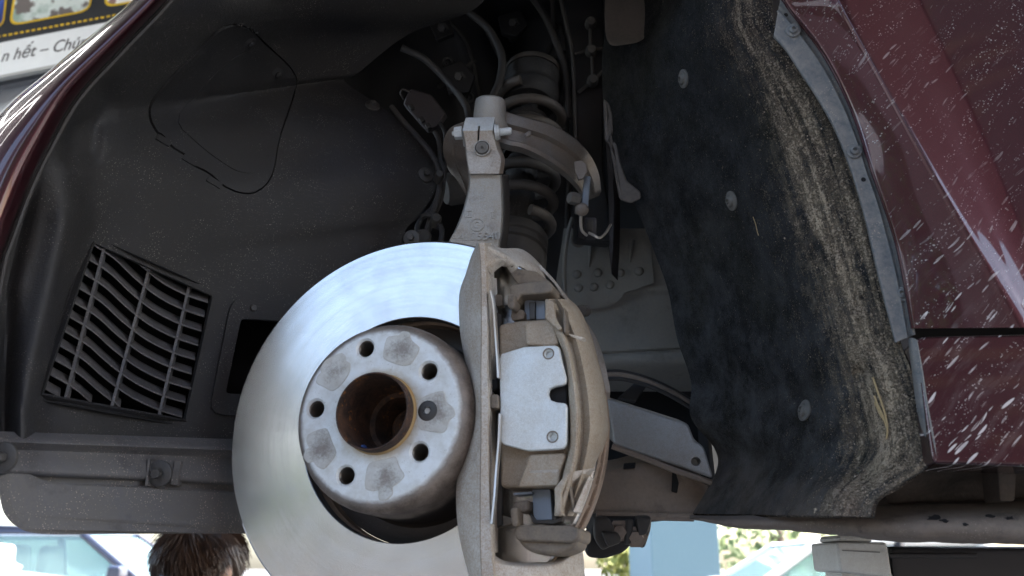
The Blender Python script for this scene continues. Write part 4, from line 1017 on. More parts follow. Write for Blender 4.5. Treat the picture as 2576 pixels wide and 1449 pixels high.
# cast marks
def letters(txt, p, size, nrm, mat, parent, name, depth=.0006, upv=Vector((0, 0, 1)), shear=0.0, rot=0.0, align='CENTER'):
    cu = bpy.data.curves.new(name, 'FONT'); cu.body = txt; cu.size = size; cu.extrude = depth; cu.align_x = align; cu.align_y = 'CENTER'; cu.shear = shear; cu.resolution_u = 3
    o = bpy.data.objects.new(name, cu); COL.objects.link(o); bpy.context.view_layer.update()
    dg = bpy.context.evaluated_depsgraph_get(); me = bpy.data.meshes.new_from_object(o.evaluated_get(dg)); bpy.data.objects.remove(o)
    me.materials.clear(); me.materials.append(mat)
    o = bpy.data.objects.new(name, me); COL.objects.link(o)
    if parent: o.parent = parent
    o.matrix_local = Matrix.Translation(-origin(parent)) @ frame(p, nrm, upv) @ Matrix.Rotation(rot, 4, 'Z')
    return o
kb = bvh_of(knarm)
def kl(txt, x, y, s, rot=0):
    p, n = hit(kb, x, y, .0001)
    if p: letters(txt, p, s, n, MT['alu'], kn, "cast_letters", rot=rot)
kl("L", 1241, 542, .011); kl("A4L05540", 1196, 596, .0135)
for (x, y, r) in ((1200, 566, .0078),):
    p, n = hit(kb, x, y)
    if p:
        m = frame(p, n); obj("cast_ring", revolve([(r, 0), (r, .0008), (r * .9, .0008), (r * .9, 0)], m, 28), MT['alu'], kn)
        obj("cast_ring", revolve([(r * .5, 0), (r * .5, .0008), (r * .38, .0008), (r * .38, 0)], m, 20, a0=.5, a1=5), MT['alu'], kn)
p, n = hit(kb, 1179, 539)
if p:
    m = frame(p, n) @ Matrix.Rotation(pi / 4, 4, 'Z')
    obj("cast_diamond", revolve([(.0058, 0), (.0058, .0008), (.0048, .0008), (.0048, 0)], m, 4), MT['alu'], kn)
    letters("S", p, .006, n, MT['alu'], kn, "cast_letters")

# ================================================================== brake disc
DO, DN = P(1018.5, 1071.5, .86), Vector((sin(-.295) * cos(.04), -cos(-.295) * cos(.04), sin(.04)))
DN.normalize(); DM = frame(DO, DN); RD = .187; HH = .058
def Q(x, y, off): return plane(x, y, DO + DN * off, DN)
disc = thing("brake_disc", "large shiny ventilated brake disc with five threaded holes and a rusty centre", "brake disc", DO)
def dobj(name, bm, mat, parent=disc, **k):
    """parts modelled in the disc's own frame (z = axle)"""
    o = obj(name, bm, mat, None, **k); o.parent = parent
    o.matrix_local = (Matrix.Translation(-DO) @ DM) if parent is disc else Matrix.Identity(4); return o
I4 = Matrix.Identity(4)
dobj("friction_ring", revolve([(.1065, -.0004), (.1072, 0), (.1082, 0), (.125, 0), (.145, 0), (.165, 0), (RD - .0032, 0), (RD - .0022, 0), (RD - .0006, -.0008), (RD, -.0022), (RD, -.0125), (RD - .001, -.0135), (.1065, -.0135)], I4, 180), MT['rotor'], angle=12)
dobj("friction_ring", revolve([(.1075, -.030), (RD - .001, -.030), (RD, -.031), (RD, -.0415), (RD - .0015, -.043), (.1075, -.043)], I4, 180), MT['rustrim'])
dobj("rim_band", revolve([(RD + .0002, -.0030), (RD + .0004, -.004), (RD + .0004, -.0115), (RD + .0002, -.0125)], I4, 180), MT['rustrim'])
bm = bmesh.new()
for k in range(60):
    a = 2 * pi * k / 60; m = Matrix.Rotation(a, 4, 'Z')
    prism([m @ Vector(p) for p in ((.112, -.002, -.0132), (RD - .004, -.0035, -.0132), (RD - .002, .002, -.0132), (.112, .002, -.0132))], Vector((0, 0, -.0172)), 0, bm=bm)
dobj("cooling_vanes", bm, MT['rustrim'], smooth=False, kind="stuff")
RF, RH = .0765, .0855
hat_p = [(.0338, HH), (.036, HH), (.055, HH), (.0725, HH), (.0742, HH), (.0765, HH - .0006), (.0795, HH - .0022), (.0825, HH - .0055), (.0848, HH - .0105), (RH, HH - .017), (.0858, .012), (.0860, -.034), (.090, -.041), (.1072, -.042), (.1072, -.046), (.088, -.046), (.078, -.03), (.0338, -.03)]
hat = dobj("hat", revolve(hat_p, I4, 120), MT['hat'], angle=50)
HINV = DM.inverted()
def toH(x, y, off=HH): return HINV @ plane(x, y, DO + DN * off, DN)
HOLES = [(919, 876), (1078, 933), (1055, 1137), (869.5, 1196), (794, 1028)]
cb = bmesh.new()
for (x, y) in HOLES:
    c = toH(x, y); revolve([(0, .02), (.0098, .02), (.0098, .0002), (.0078, -.0018), (.0078, -.045), (0, -.045)], Matrix.Translation(c), 28, cb, closed=False)
sc_c = toH(1076, 1033.5)
def cut_local(o, cb):
    me = bpy.data.meshes.new("c"); bmesh.ops.recalc_face_normals(cb, faces=cb.faces); cb.to_mesh(me); cb.free()
    c = bpy.data.objects.new("c", me); COL.objects.link(c); bpy.context.view_layer.update(); c.matrix_world = o.matrix_world.copy()
    md = o.modifiers.new("b", 'BOOLEAN'); md.operation = 'DIFFERENCE'; md.solver = 'EXACT'; md.object = c; bpy.context.view_layer.update(); apply_mods(o); bpy.data.objects.remove(c)
cut_local(hat, cb)
for (x, y) in HOLES:                                   # thread turns inside each hole
    c = toH(x, y); bm = bmesh.new()
    pr = [(.0092, -.0022)]
    for k in range(14): pr += [(.0076, -.003 - .0024 * k), (.0068, -.0042 - .0024 * k)]
    pr += [(.0092, -.040), (.0092, -.0022)][:1]
    revolve(pr, Matrix.Translation(c), 26, bm); 
    revolve([(0, -.030), (.0076, -.030), (.0076, -.033), (0, -.033)], Matrix.Translation(c), 18, bm, closed=False)
    dobj("threaded_hole", bm, plain("thread_steel", (.16, .14, .12), .35, .8))
scm = Matrix.Translation(sc_c)
sm = revolve([(.0034, .0012), (.0078, .0012), (.0092, .0004), (.0092, -.002), (0, -.002), (0, -.0016), (.0034, -.0016)], scm, 32, closed=False)
dobj("set_screw", sm, plain("black_steel", (.055, .05, .047), .5, .5))
dobj("screw_socket", revolve([(0, -.0014), (.0036, -.0014), (.0036, .0013), (.0031, .0013), (.0031, -.001), (0, -.001)], scm, 6, closed=False), MT['void'])
# cast recesses between the holes
Z8 = lambda pts: [((1050 + .5864 * x) / 1.4907, (1150 + .5864 * y) / 1.4907) for x, y in pts]
PATCH = [[(684, 196), (735, 190), (765, 186), (778, 160), (828, 165), (835, 215), (893, 262), (880, 300), (838, 368), (782, 378), (700, 350), (658, 325)],
         [(262, 395), (290, 345), (345, 318), (395, 298), (420, 322), (420, 350), (452, 366), (440, 430), (392, 500), (335, 542), (280, 510), (232, 488), (245, 440), (268, 425)],
         [(178, 820), (240, 792), (300, 778), (328, 862), (362, 935), (330, 985), (280, 1040), (240, 1022), (215, 985), (180, 1000), (150, 960), (168, 915), (190, 905), (172, 862)],
         [(566, 1008), (630, 985), (690, 975), (740, 958), (762, 1030), (798, 1080), (760, 1125), (716, 1150), (722, 1198), (680, 1236), (634, 1236), (632, 1170), (600, 1178), (546, 1165), (552, 1085)],
         [(1048, 536), (1060, 612), (1112, 655), (1118, 700), (1080, 722), (1062, 790), (1035, 806), (960, 795), (886, 778), (880, 700), (885, 600), (960, 562)]]
for pl in PATCH:
    o2 = round_poly(Z8(pl), 2, .3)
    pts = [toH(x, y) for x, y in o2]; pts = [Vector((p.x, p.y, HH + .0001)) for p in pts]
    dobj("casting_recess", prism(pts, Vector((0, 0, .0004)), .00025, 1), MT['patch'])
    cc = sum(pts, Vector()) / len(pts)
    dobj("recess_edge", tube([cc + (p - cc) * 1.015 for p in pts] + [cc + (pts[0] - cc) * 1.015], .0004, sides=5, cap=False), dusty("recess_edge_rust", (.30, .27, .23), (.50, .49, .46), .6, .9, big=80))
# rusty hub sleeve
sl = .0155
dobj("hub_sleeve", revolve([(.0325, HH + sl - .001), (.0332, HH + sl), (.0340, HH + sl), (.0346, HH + sl - .001), (.0346, HH + .001), (.0352, HH - .004), (.033, HH - .078), (.020, HH - .08), (.019, HH - .078), (.0235, HH - .046), (.0245, HH - .044), (.0290, HH - .043), (.0305, HH - .030), (.0322, HH - .006)], I4, 72), MT['rust'], angle=40)
dobj("sleeve_lip", revolve([(.0346, HH + .0004), (.0362, HH + .0004), (.0352, HH + .0022), (.0348, HH + .004)], I4, 72), dusty("yellow_rust", (.30, .17, .05), (.30, .22, .12), .5, .85, big=70))
dobj("hub_floor", revolve([(0, HH - .075), (.012, HH - .075), (.0125, HH - .066), (.0165, HH - .066), (.017, HH - .074), (.024, HH - .072), (.030, HH - .060)], I4, 48, closed=False), MT['rust'])
dobj("axle_nut", revolve([(0, HH - .066), (.006, HH - .066), (.0065, HH - .062), (.0125, HH - .062), (.0138, HH - .064), (.0138, HH - .075), (0, HH - .075)], I4, 12, closed=False), MT['rust'])
bm = bmesh.new()
for k, (a, z, s) in enumerate(((-2.05, -.004, .0026), (-2.12, -.009, .0022), (-1.98, .002, .0018), (-2.2, -.014, .0016), (-1.92, -.007, .0013))):
    rr = .0312; c = Vector((rr * cos(a), rr * sin(a), HH + z)); nn = Vector((-cos(a), -sin(a), 0)); m = frame(c + nn * .0006, nn, Vector((0, 0, 1)))
    prism([m @ Vector((s * random.uniform(.6, 1.2) * cos(t * pi / 4), 1.7 * s * random.uniform(.6, 1.2) * sin(t * pi / 4), 0)) for t in range(8)], m.to_3x3() @ Vector((0, 0, -.0009)), 0, bm=bm)
dobj("grease_mark", bm, plain("blue_grease", (.05, .13, .42), .4), kind="stuff")

# dust shield rim behind the disc
shield = thing("dust_shield", "rusty edge of the dust shield showing behind the top of the disc", "dust shield", DO - DN * .07)
bm = revolve([(.10, -.062), (.188, -.062), (.192, -.052), (.1932, -.052), (.1905, -.064), (.10, -.0645)], DM, 90, None, True, R(60), R(125))
obj("shield_plate", bm, MT['rustrim'], shield)

# ================================================================== brake caliper
cal = thing("brake_caliper", "dusty tan brake caliper with a silver cover plate, clamped over the disc", "brake caliper", Q(1330, 1040, .04))
def qrows(rows, n):
    """rows of (x, y, off) control points -> smooth section list"""
    m = len(rows[0]); out = []
    for i in range(n + 1):
        out.append([Q(*crom([Vector(r[k]) for r in rows], i / n)) for k in range(m)])
    return out
# outer frame: long upright bar with a crest line
BAR = [  # y, left edge x, crest x, inner front x, inner back x
    (612, 1200, 1205, 1222, 1236), (645, 1185, 1208, 1224, 1240), (687, 1172, 1210, 1226, 1243), (743, 1155, 1211, 1228, 1244), (832, 1157, 1211, 1229, 1245),
    (909, 1170, 1210, 1229, 1246), (965, 1181, 1210, 1230, 1247), (1006, 1189, 1210, 1232, 1247), (1046, 1189, 1210, 1232, 1247), (1085, 1183, 1210, 1230, 1247), (1159, 1157, 1209, 1231, 1247),
    (1238, 1147, 1208, 1234, 1248), (1327, 1152, 1208, 1238, 1247), (1390, 1164, 1209, 1240, 1246), (1449, 1180, 1212, 1246, 1250), (1510, 1199, 1216, 1250, 1254)]
rows = []
for y, a, c, f, b in BAR:
    mid = a + (c - a) * .45
    rows.append([(a + 6, y, .008), (a, y, .026), (a + 2, y, .033), (mid, y, .0465 if a < 1180 else .050), (c - 2, y, .0555), (c, y, .0562), (c + 3, y, .0560), (f - 4, y, .0550), (f, y, .0520), (f + 3, y, .046), (b, y, .020), (b, y, .010)])
obj("frame_bar", solid_loft(qrows(rows, 90)), MT['caliper'], cal, angle=30)
b2 = bmesh.new(); tube([Q(crom([Vector((r[2], r[0], 0)) for r in BAR], i / 60).x, crom([Vector((r[2], r[0], 0)) for r in BAR], i / 60).y, .0563) for i in range(61)], .00035, b2, 5)
obj("parting_line", b2, MT['carrier'], cal)
# top bridge of the frame, going back over the disc
TB = [[(1203, 611, .054), (1226, 611, .030), (1262, 624, .004), (1315, 628, -.030), (1357, 664, -.055)],
      [(1212, 640, .0555), (1248, 640, .034), (1290, 652, .006), (1332, 652, -.026), (1366, 682, -.055)],
      [(1222, 668, .0540), (1262, 652, .034), (1290, 668, .008), (1348, 676, -.024), (1374, 700, -.055)],
      [(1236, 690, .040), (1268, 668, .020), (1292, 690, -.004), (1350, 700, -.034), (1374, 716, -.060)]]
rows = []
for k in range(5):
    rows.append([Q(*r[k]) for r in TB] + [Q(TB[3][k][0], TB[3][k][1], TB[3][k][2] - .012), Q(TB[0][k][0] + 6, TB[0][k][1] + 4, TB[0][k][2] - .016)])
dense = []
for i in range(41):
    ctl = [crom([r[k] for r in rows], i / 40) for k in range(6)]
    a = [crom(ctl[:4], j / 14) for j in range(15)]
    dense.append(a + ctl[4:])
obj("frame_bridge", solid_loft(dense), MT['caliper'], cal, angle=40)
# cast flute on the bridge
obj("bridge_rib", tube([Q(*p) for p in ((1224, 622, .040), (1248, 640, .030), (1275, 658, .016), (1292, 664, .008))], [.002, .005, .006, .002], sides=10), MT['caliper'], cal)
# thin edge running from bridge to body
obj("frame_edge", prism([Q(x, y, -.05) for x, y in ((1353, 662), (1362, 668), (1395, 704), (1430, 752), (1462, 798), (1450, 796), (1392, 712), (1358, 676))], -DN * .02, .001), MT['caliper'], cal)
# bottom bridge
BB = [[(1212, 1420, .054), (1262, 1432, .046), (1340, 1440, .028), (1410, 1436, .0), (1468, 1402, -.03)],
      [(1238, 1404, .050), (1272, 1418, .042), (1340, 1421, .024), (1405, 1414, .0), (1462, 1378, -.03)],
      [(1242, 1396, .030), (1276, 1412, .022), (1340, 1415, .004), (1400, 1405, -.018), (1452, 1372, -.05)]]
rows = []
for k in range(5):
    rows.append([Q(*BB[2][k]), Q(*BB[1][k]), Q(*BB[0][k]), Q(BB[0][k][0] + 4, BB[0][k][1] + 50, BB[0][k][2] - .004), Q(BB[0][k][0] + 8, BB[0][k][1] + 70, BB[0][k][2] - .04)])
dense = []
for i in range(31):
    ctl = [crom([r[k] for r in rows], i / 30) for k in range(5)]
    dense.append([crom(ctl, j / 14) for j in range(15)])
obj("frame_foot", solid_loft(dense), MT['caliper'], cal, angle=40)
# inner window lips
obj("window_lip", tube([Q(*p) for p in ((1229, 690, .034), (1234, 672, .032), (1250, 656, .028), (1270, 651, .02), (1288, 668, .008))], .0022, sides=8), MT['carrier'], cal)
# back wall of the frame slot (dark): the caliper's inner wall
obj("frame_inner_wall", solid_loft(qrows([[(1229, 700, .046), (1244, 700, .012), (1250, 700, .012), (1233, 700, .046)], [(1230, 900, .046), (1248, 900, .012), (1254, 900, .012), (1234, 900, .046)], [(1232, 1100, .046), (1249, 1100, .012), (1255, 1100, .012), (1236, 1100, .046)], [(1240, 1390, .044), (1247, 1390, .012), (1253, 1390, .012), (1244, 1390, .044)]], 30)), MT['caliper'], cal)
obj("pad_carrier_rail", prism([Q(x, y, .022) for x, y in ((1243, 785), (1262, 790), (1262, 1320), (1243, 1330))], -DN * .006, .001), MT['rubber'], cal)

obj("bridge_shade_block", prism([Q(x, y, .012) for x, y in ((1284, 690), (1300, 674), (1350, 682), (1386, 712), (1420, 750), (1384, 724), (1350, 712), (1302, 716))], -DN * .04, .002), MT['carrier'], cal)  # dark block added to stand in for the dim reflection on the disc here
# piston housing: three stepped blocks
def block(name, pts, off, depth, bev=.0035, mat='calbrown', lab=None, seg=3): return obj(name, prism([Q(x, y, off) for x, y in pts], -DN * depth, bev, seg), MT[mat], cal, label=lab, angle=28)
block("housing", [(1253, 815), (1300, 806), (1380, 800), (1400, 812), (1408, 862), (1425, 900), (1432, 1130), (1420, 1190), (1395, 1225), (1340, 1226), (1257, 1226), (1258, 1000)], .030, .028, .004)
block("housing_shoulder", [(1318, 809), (1382, 802), (1394, 810), (1405, 866), (1378, 872), (1322, 868)], .040, .014, .003)
block("housing_shoulder", [(1332, 1142), (1420, 1138), (1422, 1150), (1409, 1184), (1404, 1222), (1300, 1226)], .039, .012, .003)
# tapered facet of the lower shoulder
f_ = [Q(*p) for p in ((1336, 1183, .0402), (1405, 1181, .0402), (1397, 1221, .0335), (1306, 1222, .0335))]
obj("shoulder_facet", prism(f_, -DN * .004, .0006), MT['caliper'], cal)
# arched body of the caliper, wrapping back over the rim
ARC = [ # y : left x, groove x, right x
    (752, 1371, 1390, 1432), (775, 1373, 1400, 1456), (810, 1384, 1414, 1474), (850, 1402, 1430, 1489), (900, 1420, 1444, 1503), (960, 1428, 1455, 1518), (1020, 1432, 1462, 1527), (1080, 1434, 1464, 1531),
    (1130, 1432, 1460, 1518), (1180, 1420, 1452, 1500), (1230, 1408, 1440, 1478), (1270, 1396, 1428, 1462), (1298, 1394, 1420, 1446)]
rows = []
for y, a, g, b in ARC:
    rows.append([(a, y, .010), (a, y, .038), (a + 3, y, .041), (a + (g - a) * .5, y, .0435), (g - 9, y, .0425), (g - 3, y, .0330), (g + 5, y, .0295), (g + (b - g) * .30, y, .0345), (g + (b - g) * .55, y, .027), (g + (b - g) * .80, y, .010), (b - 3, y, -.012), (b, y, -.030), (b - 6, y, -.05), (a + 10, y, -.012)])
body = obj("arched_body", solid_loft(qrows(rows, 70)), MT['calbrown'], cal, angle=38)
bb = bvh_of(body)
def qprism(name, pts, off, depth, mat='calbrown', bev=.0015): return obj(name, prism([Q(x, y, off) for x, y in pts], -DN * depth, bev, 2), MT[mat], cal, angle=30)
# webs (triangular ribs) at both ends
qprism("end_web", [(1371, 757), (1378, 752), (1394, 758), (1398, 800), (1415, 826), (1404, 832), (1384, 812), (1370, 800)], .047, .016, bev=.002)
qprism("end_web", [(1418, 770), (1424, 802), (1424, 832), (1418, 838), (1416, 800)], .046, .02, 'carrier', .001)
obj("end_web", prism([Q(1428, 838, .040), Q(1470, 848, .030), Q(1462, 858, .030), Q(1436, 846, .038)], -DN * .01, .001), MT['caliper'], cal)
qprism("end_web", [(1394, 1228), (1428, 1186), (1432, 1192), (1412, 1240), (1412, 1296), (1396, 1294)], .047, .016, bev=.002)
obj("end_web", prism([Q(1429, 1188, .044), Q(1492, 1177, .028), Q(1470, 1192, .030), Q(1434, 1214, .040)], -DN * .012, .001), MT['caliper'], cal)
obj("end_web", prism([Q(1434, 1220, .041), Q(1448, 1286, .036), Q(1441, 1290, .036), Q(1428, 1226, .041)], -DN * .012, .001), MT['carrier'], cal)
obj("end_web", prism([Q(1440, 1288, .040), Q(1482, 1196, .028), Q(1488, 1200, .026), Q(1456, 1290, .036)], -DN * .010, .001), MT['caliper'], cal)
# cover plate with notch and two holes
PL = [(1256, 902), (1260, 890), (1318, 872), (1398, 868), (1406, 874), (1412, 905), (1424, 950), (1423, 962), (1416, 968), (1396, 972), (1382, 978), (1378, 992), (1384, 1006), (1400, 1012), (1422, 1014), (1426, 1022), (1425, 1090), (1424, 1118), (1416, 1128), (1402, 1130), (1330, 1134), (1312, 1130), (1266, 1118), (1259, 1110), (1258, 1040)]
plate = obj("cover_plate", prism([Q(x, y, .0455) for x, y in PL], -DN * .006, .0014, 3), MT['plate'], cal, label="flat silver cover plate with a notch and two small holes", angle=30)
for (x, y) in ((1380, 890), (1390, 1099)):
    cut(plate, revolve([(0, .004), (.0046, .004), (.0040, -.0010), (.0030, -.0018), (.0030, -.0042), (0, -.0042)], frame(Q(x, y, .0455), DN), 24, closed=False))
    obj("plate_hole", revolve([(.0040, .0002), (.0052, .0003), (.0050, .0), (.0040, .0)], frame(Q(x, y, .0455), DN), 24), MT['carrier'], plate)
block("notch_backing", [(1372, 965), (1425, 965), (1425, 1018), (1372, 1018)], .0370, .006, .001, 'void')
# retaining spring: two thin bright leaves and a centre lug
def leaf(pts, wd=.0016):
    q = smooth_path([Q(*p) for p in pts], 30); s = DM.to_3x3() @ Vector((1, 0, 0))
    return solid_loft([[p - s * wd * .5, p + s * wd * .5, p + s * wd * .5 - DN * .006, p - s * wd * .5 - DN * .006] for p in q])
obj("retaining_spring", leaf([(1234, 731, .058), (1241, 770, .056), (1245, 830, .053), (1250, 900, .052), (1253, 950, .052)]), MT['steelclip'], cal)
obj("retaining_spring", leaf([(1257, 1040, .052), (1254, 1110, .052), (1248, 1180, .053), (1243, 1250, .056), (1236, 1318, .058)]), MT['steelclip'], cal)
block("spring_lug", [(1233, 992), (1252, 991), (1252, 1026), (1234, 1027)], .050, .012, .0015, 'carrier')
block("spring_tab", [(1232, 955), (1252, 952), (1252, 975), (1240, 985), (1232, 985)], .040, .02, .001, 'void')
block("spring_foot", [(1238, 738), (1262, 742), (1264, 768), (1250, 772), (1240, 765)], .018, .008, .001, 'carrier')
block("spring_foot", [(1240, 1300), (1266, 1296), (1290, 1304), (1290, 1318), (1242, 1330)], .018, .008, .001, 'carrier')
# carrier hooks, upper and lower
block("carrier_hook", [(1281, 722), (1290, 714), (1375, 703), (1388, 712), (1392, 722), (1388, 734), (1372, 738), (1310, 742), (1304, 752), (1292, 762), (1283, 745)], .036, .05, .004, 'carrier')
block("carrier_hook", [(1276, 742), (1288, 738), (1294, 744), (1294, 772), (1287, 778), (1276, 770)], .042, .022, .0025, 'carrier')
block("carrier_block", [(1286, 780), (1314, 778), (1319, 784), (1318, 802), (1288, 806), (1284, 796)], .028, .02, .002, 'carrier')
block("carrier_hook", [(1290, 1262), (1330, 1256), (1331, 1284), (1312, 1290), (1290, 1286)], .030, .02, .003, 'carrier')
block("carrier_hook", [(1283, 1277), (1300, 1275), (1302, 1322), (1290, 1326), (1284, 1312)], .042, .02, .0025, 'carrier')
block("carrier_hook", [(1296, 1322), (1318, 1320), (1440, 1322), (1456, 1330), (1454, 1356), (1438, 1366), (1300, 1360), (1294, 1346)], .036, .05, .005, 'carrier')
block("carrier_hook", [(1296, 1350), (1408, 1354), (1452, 1344), (1448, 1378), (1400, 1396), (1344, 1394), (1312, 1376)], .030, .045, .006, 'carrier')
block("carrier_tab", [(1290, 1240), (1338, 1236), (1338, 1242), (1292, 1246)], .028, .015, .0005, 'pad')
# pads
block("brake_pad", [(1318, 754), (1372, 756), (1372, 803), (1320, 805)], .020, .012, .001, 'pad')
block("brake_pad", [(1330, 760), (1346, 758), (1346, 802), (1332, 804)], .0235, .006, .0008, 'blackbolt')
block("brake_pad", [(1338, 1230), (1384, 1230), (1390, 1308), (1346, 1310), (1340, 1290)], .020, .012, .001, 'pad')
block("pad_backing", [(1332, 1290), (1348, 1308), (1392, 1308), (1412, 1302), (1420, 1290), (1412, 1312), (1390, 1318), (1340, 1316)], .024, .01, .001, 'rubber')
# inboard half of the caliper and hub carrier behind
obj("inboard_body", solid_loft(qrows([[(1375, 700, -.055), (1420, 735, -.062), (1420, 735, -.09), (1340, 700, -.09)], [(1480, 850, -.05), (1500, 850, -.06), (1498, 850, -.11), (1400, 850, -.1)], [(1510, 960, -.045), (1532, 962, -.055), (1530, 960, -.11), (1400, 960, -.1)], [(1520, 1000, -.05), (1534, 1005, -.06), (1526, 1004, -.11), (1400, 1000, -.1)]], 30)), MT['arm'], cal)
obj("guide_nub", tube([Q(1460, 782, -.06), Q(1474, 782, -.075)], .006, sides=10), MT['rubber'], cal)

# lower ball joint and bush seen beneath
lj = thing("lower_joint", "grubby lower ball joint and rubber bush hanging below the caliper", "ball joint", P(1560, 1360, 1.08))
for (q, Y_) in (([(1494, 1306), (1530, 1302), (1548, 1330), (1544, 1372), (1516, 1388), (1496, 1360)], 1.05), ([(1512, 1338), (1560, 1344), (1566, 1366), (1530, 1380)], 1.04), ([(1600, 1302), (1642, 1302), (1630, 1345), (1606, 1352)], 1.06)):
    obj("joint_plate", prism([P(x, y, Y_) for x, y in q], Vector((0, .02, .004)), .004, 2), MT['rubber'], lj)
obj("joint_arm", prism([P(x, y, 1.08) for x, y in ((1500, 1300), (1640, 1300), (1640, 1330), (1622, 1385), (1592, 1368), (1570, 1392), (1520, 1408), (1478, 1404), (1470, 1380))], Vector((0, .05, .01)), .007, 3), MT['apron'], lj)
for (x, y) in ((1558, 1335), (1600, 1350)):
    obj("joint_bolt", revolve([(0, .012), (.008, .012), (.009, .004), (.013, .003), (.013, 0), (0, 0)], frame(P(x, y, 1.075), Vector((-.1, -1, -.2))), 6, closed=False), MT['brown'], lj)
obj("joint_web", prism([P(x, y, 1.065) for x, y in ((1575, 1305), (1595, 1305), (1588, 1370), (1572, 1370))], Vector((0, .02, 0)), .003), MT['rubber'], lj)

# ================================================================== straw caught on the felt
stw = thing("dry_straw", "pale dry straw stalk stuck to the felt liner near the sill", "straw", hit(feltb, 2222, 1020)[0])
for pts in ([(2200, 950), (2208, 975), (2220, 1010), (2232, 1050), (2236, 1080), (2233, 1106)], [(2203, 995), (2212, 1018), (2226, 1048), (2235, 1078)], [(2205, 1010), (2214, 1032), (2228, 1058)]):
    q = [hit(feltb, x, y, .0016)[0] for x, y in pts]; obj("stalk", tube(smooth_path([p for p in q if p], 16), [.0009] * 16 + [.0003], sides=5), MT['straw'], stw)
hr = thing("loose_fibre", "thin pale loose fibre on the dark felt between the clips", "fibre", hit(feltb, 1903, 575)[0])
q = [hit(feltb, x, y, .0008)[0] for x, y in ((1896, 545), (1903, 565), (1906, 580), (1910, 592))]
obj("fibre", tube(smooth_path([p for p in q if p], 10), .0004, sides=4), MT['straw'], hr)

# ================================================================== sign on the far wall, upper left
SO0 = P(0, 150, 3.0); SN = Vector((-sin(R(16)) * -1 * -1, -cos(R(16)), 0)).normalized()
def S(x, y, lift=0.0): return plane(x, y, SO0 + SN * lift, SN)
SE1 = Vector((0, 0, 1)).cross(SN).normalized()
sign = thing("sign_board", "printed black and white sign board with yellow framed pictures at upper left", "sign", S(100, 110))
def sp(name, pts, lift, mat, th=.004, par=None): return obj(name, prism([S(x, y, lift) for x, y in pts], -SN * th), mat, par or sign, smooth=False)
blk, yel, wht = plain("sign_black", (.022, .022, .024), .4), plain("sign_yellow", (.80, .52, .02), .4), plain("sign_white", (.78, .80, .80), .4)
sp("board", [(-500, -420), (500, -610), (560, 80), (-440, 283)], 0, blk, .03)
sl_ = -.192
sp("white_strip", [(-440, 192), (560, 0), (560, 79), (-440, 276)], .004, wht)
sp("strip_border", [(-440, 276), (560, 79), (560, 85), (-440, 284)], .006, plain("sign_grey", (.38, .38, .36), .5), .02)
for k in range(-6, 34):
    x = -80 + k * 14.5; y = 89 + sl_ * x * .96
    sp("dash", [(x, y), (x + 8.5, y - 1.6), (x + 8.2, y + 2.6), (x - .3, y + 4.2)], .0025, yel, .002)
def framed(name, x0, x1, yb, yt, cols):
    o = [(x0 + 22, yt - sl_ * 0), (x1, yt + sl_ * (x1 - x0)), (x1 - 24, yb + sl_ * (x1 - x0 - 24)), (x0, yb)]
    o = [(x0 + 20, yt), (x1 + 10, yt + sl_ * (x1 - x0 - 10)), (x1 - 6, yb + sl_ * (x1 - x0 - 6)), (x0 - 2, yb)]
    fr = sp(name, round_poly(o, 4, .16), .002, yel, .002)
    cx = sum(p[0] for p in o) / 4; cy = sum(p[1] for p in o) / 4
    inn = [(x0 + 24, yt + 5), (x1 + 4, yt + 5 + sl_ * (x1 - x0 - 20)), (x1 - 10, yb - 5 + sl_ * (x1 - x0 - 12)), (x0 + 5, yb - 6)]
    sp("picture", round_poly(inn, 4, .15), .004, cols, .002, fr)
def pic(name, a, b, c):
    m = Mat(name); n1 = m.noise(5, 4, .6); col = m.mix(m.ramp(n1, (.42, 0), (.5, 1), interp='LINEAR'), a, b); col = m.mix(m.ramp(m.noise(9, 3, co=m.coord(loc=(4, 2, 1))), (.52, 0), (.56, 1)), col, c); m.set(color=col, rough=.3); return m.m
framed("picture_frame", 24, 232, 66, -70, pic("print_green", (.30, .40, .34), (.62, .68, .64), (.16, .14, .13)))
framed("picture_frame", 262, 470, 20, -110, pic("print_warm", (.62, .58, .50), (.80, .78, .72), (.30, .18, .14)))
framed("picture_frame", -214, 14, 112, -30, pic("print_blue", (.03, .06, .25), (.06, .10, .35), (.30, .14, .08)))
tm = plain("sign_ink", (.035, .03, .03), .5)
letters("n h\u1ebft \u2013 Ch\u00fan", S(110, 124, .0045), .070, SN, tm, sign, "lettering", .0008, shear=.22)
sign_text = bpy.data.objects["lettering"]
wl = thing("wall_panel", "pale grey wall panel with a torn upper edge under the sign", "wall panel", P(60, 300, 3.1))
S1 = SO0 - SN * .12
q = [(-500, 305), (0, 205), (40, 200), (100, 196), (150, 178), (600, 95), (600, 700), (-500, 800)]
obj("sheet", prism([plane(x, y, S1, SN) for x, y in q], -SN * .01), plain("wall_white", (.52, .55, .57), .6), wl, smooth=False)
obj("ledge", prism([plane(x, y, S1 + SN * .03, SN) for x, y in ((-500, 300), (600, 82), (600, 94), (-500, 318))], -SN * .03), plain("ledge_grey", (.30, .30, .31), .6), wl, smooth=False)
obj("hook", prism([plane(x, y, S1 + SN * .03, SN) for x, y in ((100, 186), (124, 182), (128, 190), (118, 200), (102, 206))], -SN * .03, .004), plain("hook_white", (.6, .62, .63), .5), wl)

